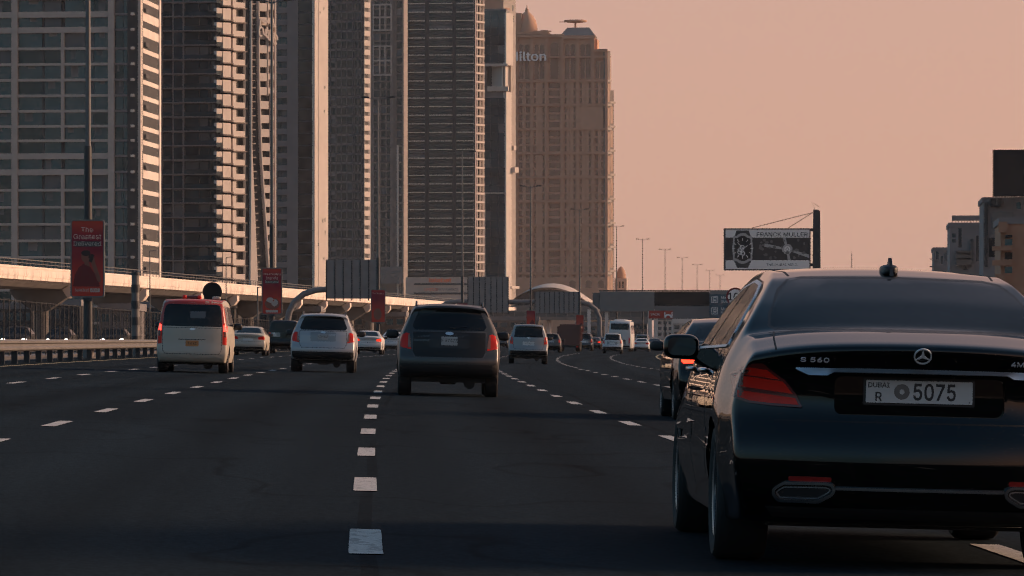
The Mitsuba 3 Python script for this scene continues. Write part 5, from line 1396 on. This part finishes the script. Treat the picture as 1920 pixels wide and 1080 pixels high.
# ---- white coach
def coach():
    tw, Y = place_car(1161, 655, 480)
    t = thing('coach', 'white coach with a dark rear window standing above the cars in the distance', 'bus')
    prof = [(.25, .35), (.05, .45), (.0, 1.0), (.03, 2.2), (.14, 3.1), (.35, 3.28), (1.5, 3.32), (11.2, 3.32), (11.7, 3.1), (11.95, 1.4), (11.9, .5), (11.6, .32)]
    b = Body(prof, 1.25, 1.9, 1.12, 3.3, 12, n=110, m=16, k=8, bow=(.12, .3), taper=(.02, .05), iters=4, spine=1.4)
    ys = (2.9, 9.0); b.cut(*arch_cuts(.5, ys, 1.25))
    put(t, 'body', b.mesh, 'paint_white', 32, tw=tw)
    put(t, 'rear_window', b.skin(rounded(-.98, .98, 2.35, 3.02, .12), 'rear', .01), 'car_glass', 40, tw=tw)
    put(t, 'engine_grille', b.skin(rounded(-.7, .7, .75, 1.25, .05), 'rear', .01), 'paint_silver_dark', 40, tw=tw)
    put(t, 'number_plate', b.skin(shapely.box(-.26, 1.35, .26, 1.47), 'rear', .015, 0), 'plate_white', tw=tw)
    put(t, 'lower_bumper', b.skin(shapely.box(-1.1, .48, 1.1, .62), 'rear', .012), 'plastic_black', 40, tw=tw)
    for sx in (-1, 1):
        q = shapely.box(.98, .9, 1.12, 1.5); put(t, 'tail_light', b.skin(q if sx > 0 else mirror_poly(q), 'rear', .015), 'lamp_red', 40, tw=tw)
    for sd in ('left', 'right'): put(t, 'side_windows', b.skin(shapely.box(.6, 1.95, 11.2, 2.85).difference(shapely.unary_union([shapely.box(x - .05, 0, x + .05, 4) for x in np.arange(2, 11, 1.7)])), sd, .01, .02, .3), 'car_glass', 40, tw=tw)
    put(t, 'roof_unit', m3_round(0, 4, 3.36, .8, 1.4, .13), 'paint_white', 40, tw=tw)
    put(t, 'underside', Mesh().box(-1.0, 1.0, .6, 11, .3, .8).mesh(), 'under_black', tw=tw)
    wheels(t, tw, .48, .30, 1.2, ys, 8)


coach()


def dump_truck():
    tw, Y = place_car(1066, 659, 440)
    t = thing('dump_truck', 'rust red dump truck seen from behind, right of the silver off road car', 'truck')
    w, z0, z1 = 1.12, .62, 2.45
    m = Mesh()
    m.box(-w, -w + .08, .05, 4.6, z0 + .45, z1).box(w - .08, w, .05, 4.6, z0 + .45, z1).box(-w + .08, w - .08, .05, 4.6, z0 + .45, z0 + .55).box(-w, w, 4.6, 4.7, z0 + .45, z1 + .25)
    put(t, 'tipper_body', m.mesh(), 'paint_rust_red', tw=tw)
    g = Mesh().box(-w + .02, w - .02, -.04, .045, z0 + .02, z1 - .08)
    k = put(t, 'tailgate', g.mesh(), 'paint_rust_red', tw=tw)
    for x in (-.75, -.25, .25, .75): put(k, 'rib', Mesh().box(x - .05, x + .05, -.10, -.042, z0 + .1, z1 - .2).mesh(), 'paint_rust_red', tw=tw)
    put(t, 'rim_rail', Mesh().box(-w - .05, w + .05, -.12, .04, z1 - .08, z1 + .03).box(-w - .06, -w - .001, .04, 4.7, z1 - .1, z1 + .04).box(w + .001, w + .06, .04, 4.7, z1 - .1, z1 + .04).mesh(), 'paint_rust_red', tw=tw)
    for x in (-1.0, -.5, 0, .5, 1.0): put(t, 'side_post', Mesh().box(w + .001, w + .07, 2.2 + x * 2, 2.32 + x * 2, z0 + .45, z1 - .1).box(-w - .07, -w - .001, 2.2 + x * 2, 2.32 + x * 2, z0 + .45, z1 - .1).mesh(), 'paint_rust_red', tw=tw)
    put(t, 'chassis', Mesh().box(-.45, .45, .3, 6.8, .45, .61).box(-1.0, 1.0, .0, .2, .40, .60).mesh(), 'under_black', tw=tw)
    put(t, 'cab', Mesh().add(m3_round(0, 6.1, 1.75, 1.1, .95, 1.0)).mesh(), 'paint_rust_red', 40, tw=tw)
    for sx in (-1, 1): put(t, 'tail_light', Mesh().box(sx * .85 - .1, sx * .85 + .1, .0 - .06, .0 - .001, .44, .56).mesh(), 'lamp_red', tw=tw)
    wheels(t, tw, .48, .42, 1.1, (1.2, 2.3, 5.9), 8)


dump_truck()

# ---- oncoming cars beyond the fence, their headlamps lit
def oncoming(label, px, Y, pm, glow):
    b, sk = _bodies['sedan']
    X = (px - VX) / F * Y
    tw = T().translate([X, Y, float(gz(X, Y)) + .012]).rotate([0, 0, 1], 180 - math.degrees(heading(Y)))
    t = thing('oncoming_car', label, 'car', 'oncoming cars beyond the fence')
    put(t, 'body', sk['body'], pm, tw=tw)
    if 'ws' not in sk:
        sk['ws'] = b.skin(Polygon([(-.62, 1.06), (.62, 1.06), (.50, 1.34), (-.50, 1.34)]), 'front', .006)
        sk['grille'] = b.skin(rounded(-.45, .45, .42, .62, .05), 'front', .008)
        q = affinity.scale(Point(.62, .70).buffer(1, 10), .15, .075)
        sk['hlR'] = b.skin(q, 'front', .02, .02, .05); sk['hlL'] = b.skin(mirror_poly(q), 'front', .02, .02, .05)
    put(t, 'windscreen', sk['ws'], 'screen_dark', tw=tw); put(t, 'grille', sk['grille'], 'plastic_black', tw=tw)
    for sd in ('left', 'right'): put(t, 'side_windows', sk[sd], 'car_glass', tw=tw)
    for sd in 'LR':
        k = put(t, 'headlamp', sk['hl' + sd], 'lamp_clear', tw=tw); scene[k]['emitter'] = lamp(glow, (1, .93, .82))
    wheels(t, tw, .325, .22, .88, (1.02, 3.83))


oncoming('dark oncoming car with both headlamps lit at the far left behind the fence', 43, 262, 'under_black', 2.2)
oncoming('oncoming car left of the pole of the board with the man', 122, 300, 'under_black', 1.2)
oncoming('oncoming car with bright headlamps left of the banded post', 224, 292, 'under_black', 3.0)
oncoming('pale oncoming car mostly hidden behind the beige sedan', 436, 400, 'paint_black', .8)
# ---------------------------------------------------------------- the black sedan close on the right
def hero():
    prof = [(.36, .22), (.16, .235), (.05, .29), (.012, .40), (.0, .52), (.01, .62), (.045, .69), (.10, .735), (.125, .80), (.115, .93), (.075, 1.03), (.03, 1.076), (.05, 1.092), (.12, 1.108), (.24, 1.132), (.42, 1.165), (.60, 1.176), (.78, 1.174), (1.15, 1.325), (1.52, 1.452), (1.80, 1.492),
            (2.4, 1.512), (3.0, 1.495), (3.35, 1.42), (4.0, 1.09), (4.15, 1.06), (4.9, .93), (5.14, .80), (5.22, .6), (5.19, .36), (5.05, .23)]
    L, W, r, ys = 5.24, .95, .345, (1.08, 4.24)
    b = Body(prof, W, 1.02, .60, 1.50, L, n=260, m=44, k=14, bow=(.17, .26), taper=(.055, .13), iters=9, low=.95, crown=.03, drop=(.035, .20), inset=.05)
    cuts = arch_cuts(r, ys, W, 1.11)
    pr = rounded(-.415, .415, .765, .952, .035); nm = trimesh.creation.extrude_polygon(pr, .40, engine='earcut')
    niche = m3.Manifold(m3.Mesh(vert_properties=np.array(nm.vertices, np.float32), tri_verts=np.array(nm.faces, np.uint32))).rotate([90, 0, 0]).translate([0, .185, 0])
    b0 = b.mesh.copy()
    tw = T().translate([2.775, 21.46, float(gz(2.8, 21.5)) + .012]).rotate([0, 0, 1], -.85).rotate([0, 1, 0], math.degrees(math.atan(.025)))
    P = Polygon
    t = thing('sedan', 'large glossy black sedan close by on the right with a star badge', 'car')
    yat = lambda x, z: float(b.hit(np.array([[x, z], [x, z]]), 'rear')[0][0])
    sk = lambda nm, poly, mk, ax='rear', off=.005, th=.015, size=.05, sm=40, par=t: put(par, nm, b.skin(poly, ax, off, th, size), mk, sm, tw=tw)
    glass = P([(-.655, 1.186), (.655, 1.186), (.675, 1.196), (.665, 1.25), (.60, 1.375), (.545, 1.425), (.47, 1.443), (0, 1.452), (-.47, 1.443), (-.545, 1.425), (-.60, 1.375), (-.665, 1.25), (-.675, 1.196)])
    sk('rear_window', glass, 'car_glass_tint', size=.07)
    sk('window_seal', glass.buffer(.014).difference(glass.buffer(-.001)), 'plastic_black', off=.0035)
    # tail lights
    lp = P([(-.885, .945), (-.86, .975), (-.815, .995), (-.766, .998), (-.72, .963), (-.655, .917), (-.605, .855), (-.577, .80), (-.72, .806), (-.82, .815), (-.885, .835)]).buffer(.006)
    for mir in (False, True):
        q = lp if not mir else mirror_poly(lp)
        k = sk('tail_light', q, 'lamp_dark_red', off=.012, th=.03, size=.03)
        for (za, zb) in ((.955, .985), (.895, .940), (.826, .868)):
            bar = P([(-.95, zb + .012), (-.55, zb - .035), (-.55, za - .045), (-.95, za + .005)]).intersection(lp.buffer(-.012))
            lb = sk('light_bar', bar if not mir else mirror_poly(bar), 'lamp_red', off=.0155, th=.01, size=.03, par=k)
        side = P([(.27, .83), (.40, .845), (.45, .93), (.36, .965), (.27, .955)])
        sk('side_lens', side, 'lamp_dark_red', 'left' if not mir else 'right', .004, .02, .04, par=k)
        rf = rounded(-.635, -.43, .436, .460, .008); sk('reflector', rf if not mir else mirror_poly(rf), 'reflector_red', off=.006)
        ex = P([(-.715, .385), (-.66, .422), (-.46, .426), (-.40, .412), (-.395, .404), (-.44, .366), (-.49, .338), (-.68, .338)]).buffer(-.026).buffer(.034, quad_segs=6)
        ex = ex if not mir else mirror_poly(ex)
        k = sk('exhaust_surround', ex.difference(ex.buffer(-.013)), 'chrome', off=.022, th=.02, size=.03)
        sk('exhaust_outlet', ex.buffer(-.013), 'under_black', off=.004, size=.03, par=k)
        sk('exhaust_lip', ex.buffer(-.022).difference(ex.buffer(-.028)), 'chrome_satin', off=.010, size=.03, par=k)
        # boot lid gap
        gap = shapely.LineString([(-.665, .80), (-.692, .45), (-.70, .20)]); gap = gap.buffer(.0045); gap = gap if not mir else mirror_poly(gap)
        sk('boot_gap', gap, 'under_black', 'top', .0012, .01, .05)
        rg = shapely.LineString([(-.53, 1.62), (-.555, 2.2), (-.55, 3.0)]).buffer(.006); sk('roof_seam', rg if not mir else mirror_poly(rg), 'under_black', 'top', .002, .01, .08)
        ax = 'left' if not mir else 'right'
        sw = P([(1.28, 1.095), (1.40, 1.19), (1.66, 1.335), (1.95, 1.41), (2.45, 1.432), (2.95, 1.40), (3.32, 1.30), (3.80, 1.075), (2.5, 1.085)])
        k = sk('side_window', sw.difference(shapely.unary_union([shapely.LineString([(1.78, 1.0), (1.93, 1.5)]).buffer(.02), shapely.LineString([(2.62, 1.0), (2.66, 1.5)]).buffer(.04)])), 'car_glass', ax, .005, .015, .07)
        sk('window_trim', sw.buffer(.014).difference(sw), 'chrome_satin', ax, .008, .012, .06, par=k)
        for y in (2.05, 3.10):
            h = m3_round(-(W * .985) if not mir else W * .985, y, .955, .022, .11, .014); put(t, 'door_handle', h, 'chrome', 40, tw=tw)
        for seam in ([(1.62, .42), (1.50, .62), (1.72, .86), (1.78, 1.06)], [(2.68, .34), (2.70, 1.06)], [(3.78, .36), (3.86, .7), (3.78, 1.04)]):
            sk('door_gap', shapely.LineString(seam).buffer(.004), 'under_black', ax, .0015, .01, .08)
        s_ = -1 if not mir else 1
        k = put(t, 'door_mirror', Mesh().add(m3_round(s_ * (W + .015), 3.50, 1.075, .100, .075, .070)).add(m3_round(s_ * (W - .06), 3.53, 1.03, .10, .04, .030)).mesh(), 'paint_black', 40, tw=tw)
        put(k, 'mirror_glass', Mesh().poly(affinity.translate(rounded(-.078, .078, -.050, .050, .035), s_ * (W + .015), 1.075), .004, lambda v: v + [0, 3.428, 0]).mesh(), 'mirror_glass', tw=tw)
    for z in (.30,):
        sk('diffuser', P([(-.74, .31), (.74, .31), (.70, .255), (-.70, .255)]), 'plastic_black', off=.01)
    sk('chrome_line', P([(-.41, .411), (.41, .411), (.41, .398), (-.41, .398)]), 'chrome', off=.018, th=.02)
    sk('bumper_seam', shapely.box(-.70, .727, .70, .734), 'under_black', off=.001, th=.01)
    # boot lid bar over the plate
    bar = P([(-.605, .992), (.605, .992), (.57, .972), (.52, .948), (.44, .948), (.425, .962), (-.425, .962), (-.44, .948), (-.52, .948), (-.57, .972)])
    xs = np.linspace(-.605, .605, 41); v, fc = [], []
    for x in xs:
        zt = .993 - .004 * (x / .6) ** 2; k_ = np.clip((.605 - abs(x)) / .06, 0, 1); zb_ = zt - .008 - .030 * k_ + (.016 if abs(x) < .425 else 0) * k_
        ys_ = yat(float(np.clip(x, -.6, .6)), .975)
        v += [[x, ys_ + .01, zt], [x, ys_ - .006, zt], [x, ys_ - .007 - .024 * k_, zb_ + .002], [x, ys_ - .004, zb_ - .001], [x, ys_ + .01, zb_]]
    for i in range(40):
        for j in range(5):
            a_, b_ = i * 5 + j, i * 5 + (j + 1) % 5; fc += [[a_, a_ + 5, b_], [b_, a_ + 5, b_ + 5]]
    fc += [[0, 1, 2], [0, 2, 3], [0, 3, 4], [200, 202, 201], [200, 203, 202], [200, 204, 203]]
    bm = trimesh.Trimesh(np.array(v), fc, process=False)
    if bm.volume < 0: bm.invert()
    put(t, 'boot_bar', bm, 'chrome_satin', 25, tw=tw)
    # star in a ring, model lettering
    zc = 1.06; yb = min(yat(0, zc - .04), yat(0, zc + .04)); tilt = math.atan2(yat(0, zc - .045) - yat(0, zc + .045), .09)
    def badge_frame(x, z):
        y = yat(x, z); sl = (yat(x, z + .02) - yat(x, z - .02)) / .04
        c = 1 / math.hypot(1, sl); s_ = sl * c
        return lambda v: np.stack([v[:, 0] + x, y - .010 + v[:, 2] * s_ + v[:, 1] * c, z + v[:, 2] * c - v[:, 1] * s_], 1)
    ring = Point(0, 0).buffer(.0435, 24).difference(Point(0, 0).buffer(.0375, 24))
    star = shapely.unary_union([affinity.rotate(P([(-.0085, -.002), (0, .040), (.0085, -.002)]), a, origin=(0, 0)) for a in (0, 120, 240)])
    put(t, 'star_badge', Mesh().poly(ring.union(star), .008, badge_frame(0, zc)).mesh(), 'badge_metal', tw=tw)
    for txt, x0, h in (('S 560', -.59, .024), ('4MATIC', .435, .024)):
        fr = badge_frame(x0 + .07, 1.030)
        put(t, 'model_lettering', Mesh().text(txt, h, -.07, -h / 2, fr, .006, center=False, stretch=1.55 if txt[0] == 'S' else 1.35).mesh(), 'badge_metal', tw=tw)
    # aerial on the roof
    fin = P([(1.52, 1.468), (1.58, 1.515), (1.63, 1.562), (1.655, 1.566), (1.70, 1.535), (1.80, 1.50), (1.80, 1.46)])
    m = Mesh()
    fm = trimesh.creation.extrude_polygon(fin, .016, engine='earcut'); v = np.stack([fm.vertices[:, 2] - .008, fm.vertices[:, 0], fm.vertices[:, 1]], 1); m.raw(v, fm.faces)
    m.add(m3_round(0, 1.70, 1.50, .043, .13, .030))
    put(t, 'roof_aerial', m.mesh(), 'plastic_black', 40, tw=tw)
    # body with its arches and plate niche cut
    b.cut(*cuts, niche)
    put(t, 'body', b.mesh, 'paint_black', 28, tw=tw)
    # number plate inside the niche
    pz = .882
    k = put(t, 'number_plate', Mesh().poly(affinity.translate(rounded(-.26, .26, -.055, .055, .006), 0, pz), .008, lambda v: v + [0, .168, 0]).mesh(), 'plate_white', tw=tw)
    put(t, 'plate_frame', Mesh().poly(affinity.translate(rounded(-.272, .272, -.067, .067, .006), 0, pz), .015, lambda v: v + [0, .186, 0]).mesh(), 'plastic_black', tw=tw)
    o = lambda v: v + [0, .1595, 0]
    put(k, 'digits', Mesh().text('5075', .077, .075, pz - .037, o, .002, True, stretch=.80).mesh(), 'letter_black', tw=tw)
    put(k, 'letter', Mesh().text('R', .042, -.198, pz - .046, o, .002, True).text('DUBAI', .023, -.198, pz + .020, o, .002, True, stretch=1.05).mesh(), 'letter_black', tw=tw)
    ro = Point(-.085, pz).buffer(.038, 16); put(k, 'round_seal', Mesh().poly(ro.difference(Point(-.085, pz).buffer(.012)), .001, o).mesh(), 'galvanised', tw=tw)
    put(k, 'bolt', Mesh().tube([[.245, .158, pz - .045], [.245, .1605, pz - .045]], .004, 8).mesh(), 'letter_grey', tw=tw)
    put(t, 'underside', Mesh().box(-W * .74, W * .74, .5, L - .6, .20, .5).mesh(), 'under_black', tw=tw)
    wheels(t, tw, r, .27, W - .015, ys, 10)


hero()
